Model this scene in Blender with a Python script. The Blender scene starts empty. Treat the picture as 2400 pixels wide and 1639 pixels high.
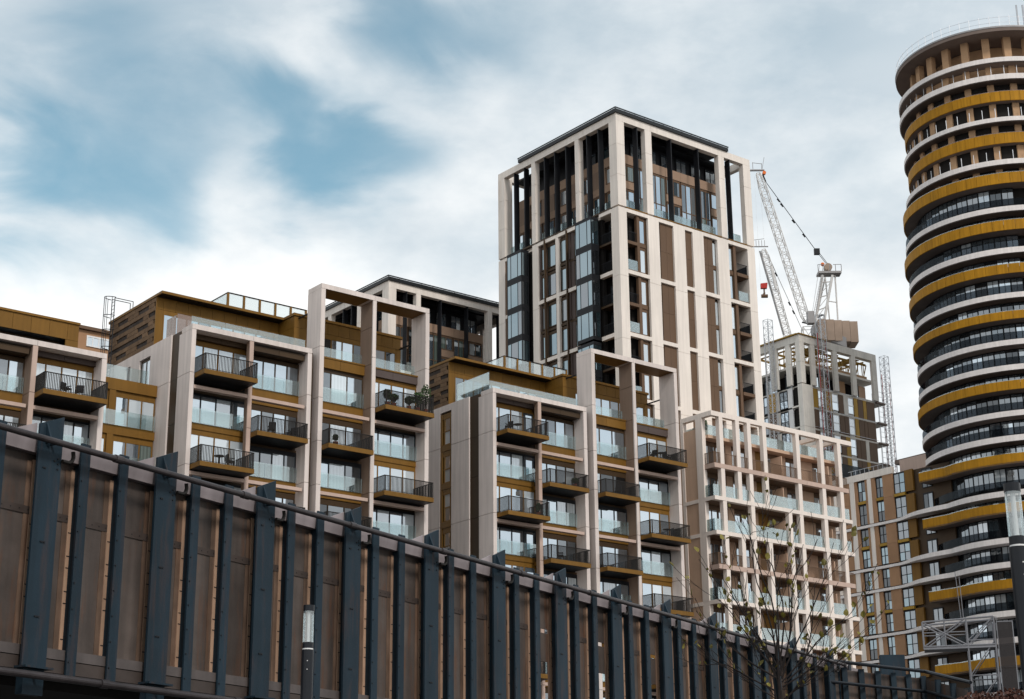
import bpy, bmesh, math, random
from mathutils import Vector, Matrix
random.seed(7)
R = math.radians
scene = bpy.context.scene
COL = scene.collection

# ------------------------------------------------------------------ camera
EYE = Vector((0, 0, 1.65)); FPX = 3914.0; PITCH = R(17.866); ROLL = R(0.512)
cam_d = bpy.data.cameras.new('camera'); cam = bpy.data.objects.new('camera', cam_d); COL.objects.link(cam)
cam_d.sensor_width = 36.0; cam_d.lens = FPX / 2400.0 * 36.0
cam_d.clip_start = 0.5; cam_d.clip_end = 6000
_f = Vector((0, math.cos(PITCH), math.sin(PITCH))); _u0 = Vector((0, -math.sin(PITCH), math.cos(PITCH))); _r0 = Vector((1, 0, 0))
_r = _r0 * math.cos(ROLL) - _u0 * math.sin(ROLL); _u = _r0 * math.sin(ROLL) + _u0 * math.cos(ROLL)
# screen X = cos*x - sin*y ; screen Y = sin*x + cos*y
cam.matrix_world = Matrix(((_r.x, _u.x, -_f.x, EYE.x), (_r.y, _u.y, -_f.y, EYE.y), (_r.z, _u.z, -_f.z, EYE.z), (0, 0, 0, 1)))
scene.camera = cam
cy = scene.cycles; cy.max_bounces = 6; cy.diffuse_bounces = 3; cy.glossy_bounces = 3; cy.transparent_max_bounces = 10; cy.transmission_bounces = 2
scene.render.resolution_x = 1024; scene.render.resolution_y = 699

# ------------------------------------------------------------------ light
SUN_AZ, SUN_EL = 150.0, 42.0        # compass bearing (0 = +Y, clockwise) and height
scene.view_settings.view_transform = 'Standard'; scene.view_settings.look = 'None'
scene.view_settings.exposure = 0.44; scene.view_settings.gamma = 1.0
world = bpy.data.worlds.new('World'); scene.world = world; world.use_nodes = True
def build_world():
    nt = world.node_tree; nt.nodes.clear(); N = nt.nodes.new; L = nt.links.new
    def math_(op, a, b=None, c=None, clamp=False):
        n = N('ShaderNodeMath'); n.operation = op; n.use_clamp = clamp
        for i, v in enumerate((a, b, c)):
            if v is None: continue
            if isinstance(v, (int, float)): n.inputs[i].default_value = v
            else: L(v, n.inputs[i])
        return n.outputs[0]
    out = N('ShaderNodeOutputWorld'); bg = N('ShaderNodeBackground'); L(bg.outputs[0], out.inputs[0])
    tc = N('ShaderNodeTexCoord'); dirv = tc.outputs['Generated']
    sky = N('ShaderNodeTexSky'); sky.sky_type = 'NISHITA'; sky.sun_disc = False
    sky.sun_elevation = R(SUN_EL); sky.sun_rotation = R(SUN_AZ); sky.air_density = 1.0; sky.dust_density = 1.2; sky.ozone_density = 1.5
    # soft, streaky cloud cover: warped noise on the direction, thinner patches where blue shows
    mp = N('ShaderNodeMapping'); mp.inputs['Scale'].default_value = (1.0, 1.0, 1.9); mp.inputs['Rotation'].default_value = (0.0, R(-20), 0.0)
    L(dirv, mp.inputs[0])
    n0 = N('ShaderNodeTexNoise'); n0.inputs['Scale'].default_value = 2.2; n0.inputs['Detail'].default_value = 6; n0.inputs['Distortion'].default_value = 0.6; L(mp.outputs[0], n0.inputs[0])
    n1 = N('ShaderNodeTexNoise'); n1.inputs['Scale'].default_value = 9.0; n1.inputs['Detail'].default_value = 6; n1.inputs['Roughness'].default_value = 0.48; n1.inputs['Distortion'].default_value = 0.5; L(mp.outputs[0], n1.inputs[0])
    n2 = N('ShaderNodeTexNoise'); n2.inputs['Scale'].default_value = 5.0; n2.inputs['Detail'].default_value = 7; n2.inputs['Roughness'].default_value = 0.6
    off = N('ShaderNodeVectorMath'); off.operation = 'ADD'; off.inputs[1].default_value = (7.3, 2.1, 4.4); L(mp.outputs[0], off.inputs[0]); L(off.outputs[0], n2.inputs[0])
    # warp the direction a little so that the gaps have ragged edges
    wv = N('ShaderNodeVectorMath'); wv.operation = 'MULTIPLY_ADD'; L(n1.outputs['Color'], wv.inputs[0]); wv.inputs[1].default_value = (0.13, 0.13, 0.13); wv.inputs[2].default_value = (-0.065, -0.065, -0.065)
    wd = N('ShaderNodeVectorMath'); wd.operation = 'ADD'; L(dirv, wd.inputs[0]); L(wv.outputs[0], wd.inputs[1])
    wn = N('ShaderNodeVectorMath'); wn.operation = 'NORMALIZE'; L(wd.outputs[0], wn.inputs[0])
    acc = None
    for px, py, rad, amp in SKY_GAPS:
        d = ray(px, py).normalized()
        dp = N('ShaderNodeVectorMath'); dp.operation = 'DOT_PRODUCT'; L(wn.outputs[0], dp.inputs[0]); dp.inputs[1].default_value = d
        k = 1 - math.cos(R(rad))
        g = math_('MULTIPLY', math_('SUBTRACT', dp.outputs['Value'], 1.0), 1.0 / k)
        g = math_('MULTIPLY', math_('EXPONENT', g), amp)
        acc = g if acc is None else math_('ADD', acc, g)
    # far from the photographed gaps the same kind of patches come from noise alone
    thin = math_('MULTIPLY', math_('SUBTRACT', n0.outputs['Fac'], 0.56), 1.6)
    thin = math_('MAXIMUM', thin, 0.0)
    acc = math_('ADD', acc, thin)
    acc = math_('MULTIPLY', acc, math_('ADD', math_('MULTIPLY', n1.outputs['Fac'], 1.75), 0.0))
    gap = math_('SMOOTH_MIN', acc, 0.86, 0.7)
    gap = math_('MAXIMUM', gap, 0.0)
    # cloud brightness: brighter towards the horizon, greyer patches
    sep = N('ShaderNodeSeparateXYZ'); L(dirv, sep.inputs[0])
    el = math_('MAXIMUM', sep.outputs['Z'], 0.0)
    cr = N('ShaderNodeValToRGB'); e = cr.color_ramp.elements
    e[0].position = 0.26; e[0].color = (0.47, 0.53, 0.575, 1); e[1].position = 0.60; e[1].color = (0.84, 0.84, 0.83, 1)
    lift = math_('SUBTRACT', n2.outputs['Fac'], math_('MULTIPLY', math_('SUBTRACT', el, 0.30), 0.95))
    L(lift, cr.inputs['Fac'])
    skyv = N('ShaderNodeVectorMath'); skyv.operation = 'MULTIPLY'; L(sky.outputs[0], skyv.inputs[0]); skyv.inputs[1].default_value = SKY_TINT
    mx = N('ShaderNodeMix'); mx.data_type = 'RGBA'; L(gap, mx.inputs['Factor']); L(cr.outputs[0], mx.inputs['A']); L(skyv.outputs[0], mx.inputs['B'])
    L(mx.outputs['Result'], bg.inputs['Color']); bg.inputs['Strength'].default_value = 1.0
def ray(px, py):
    X = (px - 1200) / FPX; Y = -(py - 819.5) / FPX
    return _f + _r * X + _u * Y
def at(px, py, dist):
    r = ray(px, py); return EYE + r * (dist / math.hypot(r.x, r.y))
def onz(px, py, z):
    r = ray(px, py); return EYE + r * ((z - EYE.z) / r.z)
SKY_TINT = (0.068, 0.116, 0.100)
SKY_GAPS = [(350, 140, 3.0, 0.42), (250, 60, 2.2, 0.2), (480, 250, 2.0, 0.38), (760, 320, 1.8, 1.0), (860, 370, 1.4, 0.85), (640, 260, 1.5, 0.6), (80, 450, 2.0, 0.5), (280, 440, 2.2, 0.6), (420, 440, 1.4, 0.45), (200, 360, 2.0, 0.35),
            (1040, 75, 1.9, 0.5), (1180, 50, 2.0, 0.42), (1400, 90, 2.4, 0.25), (930, 60, 1.4, 0.35), (1900, 40, 3.0, 0.22), (60, 300, 2.0, .3)]
build_world()
sd = bpy.data.lights.new('sun', 'SUN'); sd.energy = 1.5; sd.angle = R(10); sd.color = (1.0, 0.94, 0.88)
so = bpy.data.objects.new('sun', sd); COL.objects.link(so); so.location = (60, -80, 120)
_a, _e = R(SUN_AZ), R(SUN_EL)
_s = Vector((math.sin(_a) * math.cos(_e), math.cos(_a) * math.cos(_e), math.sin(_e)))
so.rotation_euler = (-_s).to_track_quat('-Z', 'Y').to_euler()

# ------------------------------------------------------------------ materials
def mat(name, col, rough=0.7, metal=0.0, var=0.08, scale=0.6, bump=0.0, bscale=8.0, spec=0.3, streak=0.0, rand=0.0, rust=0.0):
    m = bpy.data.materials.new(name); m.use_nodes = True; nt = m.node_tree; b = nt.nodes['Principled BSDF']; N = nt.nodes.new; L = nt.links.new
    b.inputs['Roughness'].default_value = rough; b.inputs['Metallic'].default_value = metal; b.inputs['Specular IOR Level'].default_value = spec
    geo = N('ShaderNodeNewGeometry')
    n = N('ShaderNodeTexNoise'); n.inputs['Scale'].default_value = scale; n.inputs['Detail'].default_value = 6; n.inputs['Roughness'].default_value = 0.6
    L(geo.outputs['Position'], n.inputs['Vector'])
    mr = N('ShaderNodeMapRange'); mr.inputs['From Min'].default_value = 0.25; mr.inputs['From Max'].default_value = 0.75; mr.inputs['To Min'].default_value = 1 - var; mr.inputs['To Max'].default_value = 1 + var
    L(n.outputs['Fac'], mr.inputs['Value'])
    fac = mr.outputs[0]
    if streak:
        mp = N('ShaderNodeMapping'); mp.inputs['Scale'].default_value = (1, 1, 0.06); L(geo.outputs['Position'], mp.inputs[0])
        n3 = N('ShaderNodeTexNoise'); n3.inputs['Scale'].default_value = 3.5; n3.inputs['Detail'].default_value = 5; L(mp.outputs[0], n3.inputs['Vector'])
        m3 = N('ShaderNodeMapRange'); m3.inputs['From Min'].default_value = 0.35; m3.inputs['From Max'].default_value = 0.7; m3.inputs['To Min'].default_value = 1 - streak; m3.inputs['To Max'].default_value = 1 + streak * 0.4
        L(n3.outputs['Fac'], m3.inputs['Value'])
        mm = N('ShaderNodeMath'); mm.operation = 'MULTIPLY'; L(fac, mm.inputs[0]); L(m3.outputs[0], mm.inputs[1]); fac = mm.outputs[0]
    if rand:
        oi = N('ShaderNodeObjectInfo'); mo = N('ShaderNodeMapRange'); mo.inputs['To Min'].default_value = 1 - rand; mo.inputs['To Max'].default_value = 1 + rand
        L(oi.outputs['Random'], mo.inputs['Value']); mm = N('ShaderNodeMath'); mm.operation = 'MULTIPLY'; L(fac, mm.inputs[0]); L(mo.outputs[0], mm.inputs[1]); fac = mm.outputs[0]
    vm = N('ShaderNodeVectorMath'); vm.operation = 'SCALE'; vm.inputs[0].default_value = col[:3]; L(fac, vm.inputs['Scale']); L(vm.outputs[0], b.inputs['Base Color'])
    if rust:      # rust runs: long vertical stains of their own shape
        mq = N('ShaderNodeMapping'); mq.inputs['Scale'].default_value = (1, 1, 0.12); mq.inputs['Location'].default_value = (3.1, 1.7, 0.4); L(geo.outputs['Position'], mq.inputs[0])
        nq = N('ShaderNodeTexNoise'); nq.inputs['Scale'].default_value = 7.0; nq.inputs['Detail'].default_value = 8; nq.inputs['Roughness'].default_value = 0.65; L(mq.outputs[0], nq.inputs['Vector'])
        rq = N('ShaderNodeMapRange'); rq.inputs['From Min'].default_value = 0.52; rq.inputs['From Max'].default_value = 0.70; rq.inputs['To Max'].default_value = rust; L(nq.outputs['Fac'], rq.inputs['Value'])
        mxq = N('ShaderNodeMix'); mxq.data_type = 'RGBA'; L(rq.outputs[0], mxq.inputs['Factor']); L(vm.outputs[0], mxq.inputs['A']); mxq.inputs['B'].default_value = (0.13, 0.052, 0.022, 1); L(mxq.outputs['Result'], b.inputs['Base Color'])
    if bump:
        nb = N('ShaderNodeTexNoise'); nb.inputs['Scale'].default_value = bscale; nb.inputs['Detail'].default_value = 5; L(geo.outputs['Position'], nb.inputs['Vector'])
        bp = N('ShaderNodeBump'); bp.inputs['Strength'].default_value = bump; bp.inputs['Distance'].default_value = 0.02; L(nb.outputs['Fac'], bp.inputs['Height']); L(bp.outputs[0], b.inputs['Normal'])
    return m
def pane_mat(name, inner, refl, curtain=0.0, tint=(0.86, 0.93, 1.0)):
    """a closed window: what hangs behind the glass (diffuse, with folds) under a mirror-smooth coat that shows the sky"""
    m = bpy.data.materials.new(name); m.use_nodes = True; nt = m.node_tree; N = nt.nodes.new; L = nt.links.new; nt.nodes.clear()
    out = N('ShaderNodeOutputMaterial'); mix = N('ShaderNodeMixShader'); L(mix.outputs[0], out.inputs[0])
    df = N('ShaderNodeBsdfDiffuse'); gl = N('ShaderNodeBsdfGlossy'); gl.inputs['Roughness'].default_value = 0.02; gl.inputs['Color'].default_value = (*tint, 1)
    tc = N('ShaderNodeTexCoord'); oi = N('ShaderNodeObjectInfo')
    add = N('ShaderNodeVectorMath'); add.operation = 'ADD'; L(tc.outputs['Object'], add.inputs[0]); L(oi.outputs['Random'], add.inputs[1])
    w = N('ShaderNodeTexWave'); w.bands_direction = 'DIAGONAL'; w.inputs['Scale'].default_value = 2.2; w.inputs['Distortion'].default_value = 1.5
    mp = N('ShaderNodeMapping'); mp.inputs['Scale'].default_value = (1, 1, 0.02); L(add.outputs[0], mp.inputs[0]); L(mp.outputs[0], w.inputs['Vector'])
    f = N('ShaderNodeMapRange'); f.inputs['To Min'].default_value = 1 - curtain; f.inputs['To Max'].default_value = 1.0; L(w.outputs['Fac'], f.inputs['Value'])
    ro = N('ShaderNodeMapRange'); ro.inputs['To Min'].default_value = 0.72; ro.inputs['To Max'].default_value = 1.18; L(oi.outputs['Random'], ro.inputs['Value'])
    mm = N('ShaderNodeMath'); mm.operation = 'MULTIPLY'; L(f.outputs[0], mm.inputs[0]); L(ro.outputs[0], mm.inputs[1])
    vm = N('ShaderNodeVectorMath'); vm.operation = 'SCALE'; vm.inputs[0].default_value = inner; L(mm.outputs[0], vm.inputs['Scale']); L(vm.outputs[0], df.inputs['Color'])
    lw = N('ShaderNodeLayerWeight'); lw.inputs['Blend'].default_value = 0.35
    fr = N('ShaderNodeMapRange'); fr.inputs['To Min'].default_value = refl; fr.inputs['To Max'].default_value = min(1, refl + 0.5); L(lw.outputs['Fresnel'], fr.inputs['Value'])
    nb = N('ShaderNodeTexNoise'); nb.inputs['Scale'].default_value = 0.9; geo = N('ShaderNodeNewGeometry'); L(geo.outputs['Position'], nb.inputs['Vector'])
    bp = N('ShaderNodeBump'); bp.inputs['Strength'].default_value = 0.15; bp.inputs['Distance'].default_value = 0.02; L(nb.outputs['Fac'], bp.inputs['Height']); L(bp.outputs[0], gl.inputs['Normal'])
    L(fr.outputs[0], mix.inputs[0]); L(df.outputs[0], mix.inputs[1]); L(gl.outputs[0], mix.inputs[2])
    return m
def clear_mat(name, tint, diff, fd, refl):
    m = bpy.data.materials.new(name); m.use_nodes = True; nt = m.node_tree; N = nt.nodes.new; L = nt.links.new; nt.nodes.clear()
    out = N('ShaderNodeOutputMaterial'); m1 = N('ShaderNodeMixShader'); m2 = N('ShaderNodeMixShader'); L(m2.outputs[0], out.inputs[0])
    tr = N('ShaderNodeBsdfTransparent'); tr.inputs['Color'].default_value = (*tint, 1)
    df = N('ShaderNodeBsdfDiffuse'); df.inputs['Color'].default_value = (*diff, 1)
    gl = N('ShaderNodeBsdfGlossy'); gl.inputs['Roughness'].default_value = 0.03; gl.inputs['Color'].default_value = (0.92, 0.98, 1, 1)
    oi = N('ShaderNodeObjectInfo'); mo = N('ShaderNodeMapRange'); mo.inputs['To Min'].default_value = fd * 0.8; mo.inputs['To Max'].default_value = fd * 1.2; L(oi.outputs['Random'], mo.inputs['Value'])
    L(mo.outputs[0], m1.inputs[0]); L(tr.outputs[0], m1.inputs[1]); L(df.outputs[0], m1.inputs[2])
    lw = N('ShaderNodeLayerWeight'); lw.inputs['Blend'].default_value = 0.3
    fr = N('ShaderNodeMapRange'); fr.inputs['To Min'].default_value = refl; fr.inputs['To Max'].default_value = min(1, refl + (0.6 if refl > 0.03 else 0.12)); L(lw.outputs['Fresnel'], fr.inputs['Value'])
    L(fr.outputs[0], m2.inputs[0]); L(m1.outputs[0], m2.inputs[1]); L(gl.outputs[0], m2.inputs[2])
    return m
M = {}
M['stone'] = mat('pale_stone', (0.69, 0.605, 0.56), 0.85, var=0.08, scale=0.35, streak=0.11, bump=0.1, rand=0.03)
M['stone_w'] = mat('white_stone', (0.79, 0.715, 0.645), 0.85, var=0.07, scale=0.25, streak=0.09, bump=0.1, rand=0.025)
M['pink'] = mat('pink_cast_stone', (0.52, 0.385, 0.32), 0.85, var=0.06, scale=0.4, streak=0.06, rand=0.03)
M['cream'] = mat('cream_concrete', (0.80, 0.705, 0.635), 0.85, var=0.05, scale=0.35, streak=0.06, rand=0.02)
M['tanp'] = mat('tan_panel', (0.32, 0.215, 0.15), 0.7, var=0.08, scale=0.5, rand=0.06)
M['brownst'] = mat('brown_lined_stone', (0.24, 0.165, 0.12), 0.75, var=0.08, scale=0.5, streak=0.08, rand=0.04)
M['terra'] = mat('terracotta_panel', (0.56, 0.38, 0.27), 0.8, var=0.08, scale=0.5, streak=0.06, rand=0.05)
M['bronze'] = mat('bronze_cladding', (0.185, 0.092, 0.016), 0.5, 0.12, var=0.12, scale=0.4, streak=0.1, rand=0.08, spec=0.2)
M['bronze_d'] = mat('dark_bronze', (0.052, 0.029, 0.012), 0.55, 0.1, var=0.12, scale=0.4, rand=0.06)
M['brown'] = mat('brown_panel', (0.125, 0.073, 0.042), 0.6, 0.0, var=0.08, scale=0.4, rand=0.05)
M['greyb'] = mat('grey_brown_fascia', (0.085, 0.062, 0.055), 0.6, 0.0, var=0.08)
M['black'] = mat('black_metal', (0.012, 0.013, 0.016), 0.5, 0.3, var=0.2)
M['rail'] = mat('dark_railing', (0.014, 0.011, 0.009), 0.5, 0.3, var=0.2)
M['dark'] = mat('dark_interior', (0.012, 0.010, 0.009), 0.9, var=0.3)
M['roofcap'] = mat('dark_roof_edge', (0.02, 0.022, 0.024), 0.4, 0.2, var=0.15)
M['brick'] = mat('tan_brick', (0.16, 0.098, 0.055), 0.9, var=0.2, scale=2.0, rand=0.15, bump=0.3)
M['brick_d'] = mat('dark_brick', (0.055, 0.042, 0.035), 0.9, var=0.25, scale=2.0, rand=0.2, bump=0.3)
M['steel'] = mat('blue_grey_steel_paint', (0.0130, 0.0275, 0.0405), 0.6, 0.0, var=0.18, scale=1.5, streak=0.25, bump=0.1, bscale=30, rand=0.10, spec=0.2, rust=0.22)
M['back'] = mat('rusty_glow_backing', (0.14, 0.09, 0.063), 0.65, 0.0, var=0.4, scale=2.5, streak=0.35, rand=0.15, rust=0.5)  # lighter tone paints the glow beside the strips; rust stains on top
M['web'] = mat('weathered_brown_plate', (0.086, 0.068, 0.059), 0.6, 0.0, var=0.38, scale=1.3, streak=0.4, bump=0.12, bscale=20, rand=0.16, rust=0.6)
M['seam'] = mat('riveted_seam', (0.055, 0.041, 0.035), 0.6, 0.0, var=0.25, scale=3)
M['ledge'] = mat('dull_ledge', (0.10, 0.083, 0.078), 0.6, var=0.25, scale=1.5, streak=0.3)
M['tan'] = mat('tan_cover_strip', (0.44, 0.285, 0.195), 0.55, 0.0, var=0.25, scale=2.0, streak=0.3, rand=0.15)
M['coping'] = mat('light_grey_coping', (0.32, 0.275, 0.28), 0.45, 0.0, var=0.15, scale=1.2, streak=0.2)
M['pipe'] = mat('weathered_pipe', (0.052, 0.044, 0.045), 0.42, 0.4, var=0.4, scale=3.0, bump=0.2, bscale=14)
M['lampb'] = mat('lamp_black', (0.012, 0.014, 0.018), 0.35, 0.2, var=0.1)
M['white'] = mat('white_paint', (0.75, 0.74, 0.73), 0.5, var=0.04)
M['yellow'] = mat('ochre_parapet', (0.41, 0.195, 0.012), 0.6, 0.0, var=0.12, scale=0.5, streak=0.2, rand=0.05, spec=0.12)
M['gold'] = mat('gold_panel', (0.33, 0.19, 0.02), 0.5, 0.2, var=0.15, scale=1.0, rand=0.1)
M['band'] = mat('white_balcony_band', (0.78, 0.72, 0.69), 0.7, var=0.06, scale=0.5, streak=0.1)
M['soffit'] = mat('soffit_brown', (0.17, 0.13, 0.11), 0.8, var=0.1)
M['conc'] = mat('raw_concrete', (0.42, 0.265, 0.155), 0.9, var=0.15, scale=0.8)
M['concg'] = mat('grey_concrete', (0.72, 0.68, 0.62), 0.9, var=0.1, scale=0.6, streak=0.1)
M['tanbrick'] = mat('tan_brick_wall', (0.36, 0.205, 0.115), 0.9, var=0.1, scale=0.6, rand=0.06)
M['galv'] = mat('galvanised_steel', (0.45, 0.46, 0.48), 0.4, 0.6, var=0.1)
M['cranew'] = mat('crane_white', (0.62, 0.60, 0.58), 0.5, 0.1, var=0.1)
M['craneg'] = mat('crane_grey', (0.30, 0.29, 0.29), 0.5, 0.2, var=0.1)
M['ballast'] = mat('ballast_block', (0.36, 0.27, 0.21), 0.9, var=0.12, scale=0.7)
M['red'] = mat('red_paint', (0.42, 0.02, 0.012), 0.5, var=0.1)
M['orange'] = mat('orange_paint', (0.75, 0.16, 0.02), 0.5, var=0.1)
M['bark'] = mat('bark', (0.014, 0.010, 0.009), 0.9, var=0.3, scale=6)
M['leaf'] = mat('autumn_leaf', (0.15, 0.125, 0.02), 0.6, var=0.2, scale=5, rand=0.35)
M['leafr'] = mat('red_brown_leaf', (0.07, 0.028, 0.018), 0.7, var=0.4, scale=3)
M['leafg'] = mat('green_leaf', (0.05, 0.09, 0.03), 0.6, var=0.3, scale=5)
M['pot'] = mat('clay_pot', (0.25, 0.07, 0.04), 0.8)
M['asphalt'] = mat('asphalt', (0.05, 0.05, 0.052), 0.9, var=0.2, scale=0.5, bump=0.2)
M['paving'] = mat('paving', (0.075, 0.072, 0.07), 0.9, var=0.15, scale=0.7)
M['p_sky'] = pane_mat('window_sky', (0.15, 0.19, 0.23), 0.62, 0.0, (0.80, 0.91, 1.0))
M['p_blind'] = pane_mat('window_blind', (0.58, 0.65, 0.69), 0.32, 0.0)
M['p_curt'] = pane_mat('window_curtain', (0.64, 0.71, 0.74), 0.30, 0.16)
M['p_dark'] = pane_mat('window_dark', (0.012, 0.014, 0.016), 0.10)
M['p_mid'] = pane_mat('window_mid', (0.045, 0.06, 0.07), 0.24)
M['p_slate'] = pane_mat('window_slate', (0.02, 0.035, 0.042), 0.32, 0.0, (0.72, 0.9, 1.0))
M['galv_d'] = mat('dull_galvanised', (0.20, 0.20, 0.215), 0.55, 0.3, var=0.15)
M['p_green'] = pane_mat('window_green_curtain', (0.13, 0.17, 0.15), 0.12, 0.45)
M['glass'] = clear_mat('balustrade_glass', (0.86, 0.93, 0.93), (0.55, 0.60, 0.60), 0.07, 0.14)
M['glass_b'] = clear_mat('beige_screen_glass', (0.8, 0.70, 0.64), (0.36, 0.26, 0.22), 0.45, 0.04)
M['glass_c'] = clear_mat('clear_glass', (0.93, 0.96, 0.96), (0.6, 0.65, 0.66), 0.12, 0.10)
M['mesh'] = clear_mat('scaffold_netting', (0.8, 0.76, 0.74), (0.05, 0.045, 0.045), 0.8, 0.0)
M['glass_d'] = clear_mat('smoked_balustrade', (0.50, 0.53, 0.56), (0.010, 0.012, 0.015), 0.35, 0.0)

# ------------------------------------------------------------------ mesh and object helpers
ABS = {}; CACHE = {}
FQ = ((0, 3, 2, 1), (4, 5, 6, 7), (0, 1, 5, 4), (1, 2, 6, 5), (2, 3, 7, 6), (3, 0, 4, 7))
def vbox(b, ox=0, oy=0, oz=0):
    x0, x1, y0, y1, z0, z1 = b
    return [(x0 - ox, y0 - oy, z0 - oz), (x1 - ox, y0 - oy, z0 - oz), (x1 - ox, y1 - oy, z0 - oz), (x0 - ox, y1 - oy, z0 - oz), (x0 - ox, y0 - oy, z1 - oz), (x1 - ox, y0 - oy, z1 - oz), (x1 - ox, y1 - oy, z1 - oz), (x0 - ox, y1 - oy, z1 - oz)]
def mesh_from(name, v, f, m, smooth=False):
    me = bpy.data.meshes.new(name); me.from_pydata(v, [], f); me.materials.append(m)
    if smooth:
        for p in me.polygons: p.use_smooth = True
    return me
def tag(o, label=None, cat=None, group=None, kind=None):
    if label: o['label'] = label
    if cat: o['category'] = cat
    if group: o['group'] = group
    if kind: o['kind'] = kind
    return o
def link(name, me, par=None, loc=(0, 0, 0), rot=(0, 0, 0)):
    """loc is in the thing's own frame (relative to its root); the parent's own offset is taken off"""
    o = bpy.data.objects.new(name, me); COL.objects.link(o)
    l = Vector(loc)
    if par is not None:
        o.parent = par; l = l - ABS.get(par.name, Vector((0, 0, 0)))
    o.location = l; o.rotation_euler = rot
    ABS[o.name] = Vector(loc) if par is not None else Vector((0, 0, 0))
    return o
def boxmesh(dx, dy, dz, m):
    k = ('b', round(dx, 3), round(dy, 3), round(dz, 3), m.name)
    if k not in CACHE: CACHE[k] = mesh_from('block', vbox((0, dx, 0, dy, 0, dz)), FQ, m)
    return CACHE[k]
def multimesh(bl, m):
    o = bl[0]; ox, oy, oz = o[0], o[2], o[4]
    k = ('m', m.name, tuple(tuple(round(c - (ox, ox, oy, oy, oz, oz)[i], 3) for i, c in enumerate(b)) for b in bl))
    if k not in CACHE:
        v = []; f = []
        for b in bl:
            n = len(v); v += vbox(b, ox, oy, oz); f += [tuple(i + n for i in q) for q in FQ]
        CACHE[k] = mesh_from('pieces', v, f, m)
    return CACHE[k], (ox, oy, oz)
def tube_vf(p0, p1, r, n=6, r1=None):
    p0 = Vector(p0); p1 = Vector(p1); a = (p1 - p0).normalized(); s = a.orthogonal().normalized(); t = a.cross(s); r1 = r if r1 is None else r1
    v = [tuple(p0 + (s * math.cos(2 * math.pi * i / n) + t * math.sin(2 * math.pi * i / n)) * r) for i in range(n)]
    v += [tuple(p1 + (s * math.cos(2 * math.pi * i / n) + t * math.sin(2 * math.pi * i / n)) * r1) for i in range(n)]
    f = [(i, (i + 1) % n, n + (i + 1) % n, n + i) for i in range(n)] + [tuple(range(n))[::-1], tuple(range(n, 2 * n))]
    return v, f
def tubes(segs, n=5):
    v = []; f = []
    for s in segs:
        a, b = tube_vf(s[0], s[1], s[2], n, s[3] if len(s) > 3 else None); k = len(v); v += a; f += [tuple(i + k for i in q) for q in b]
    return v, f

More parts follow.
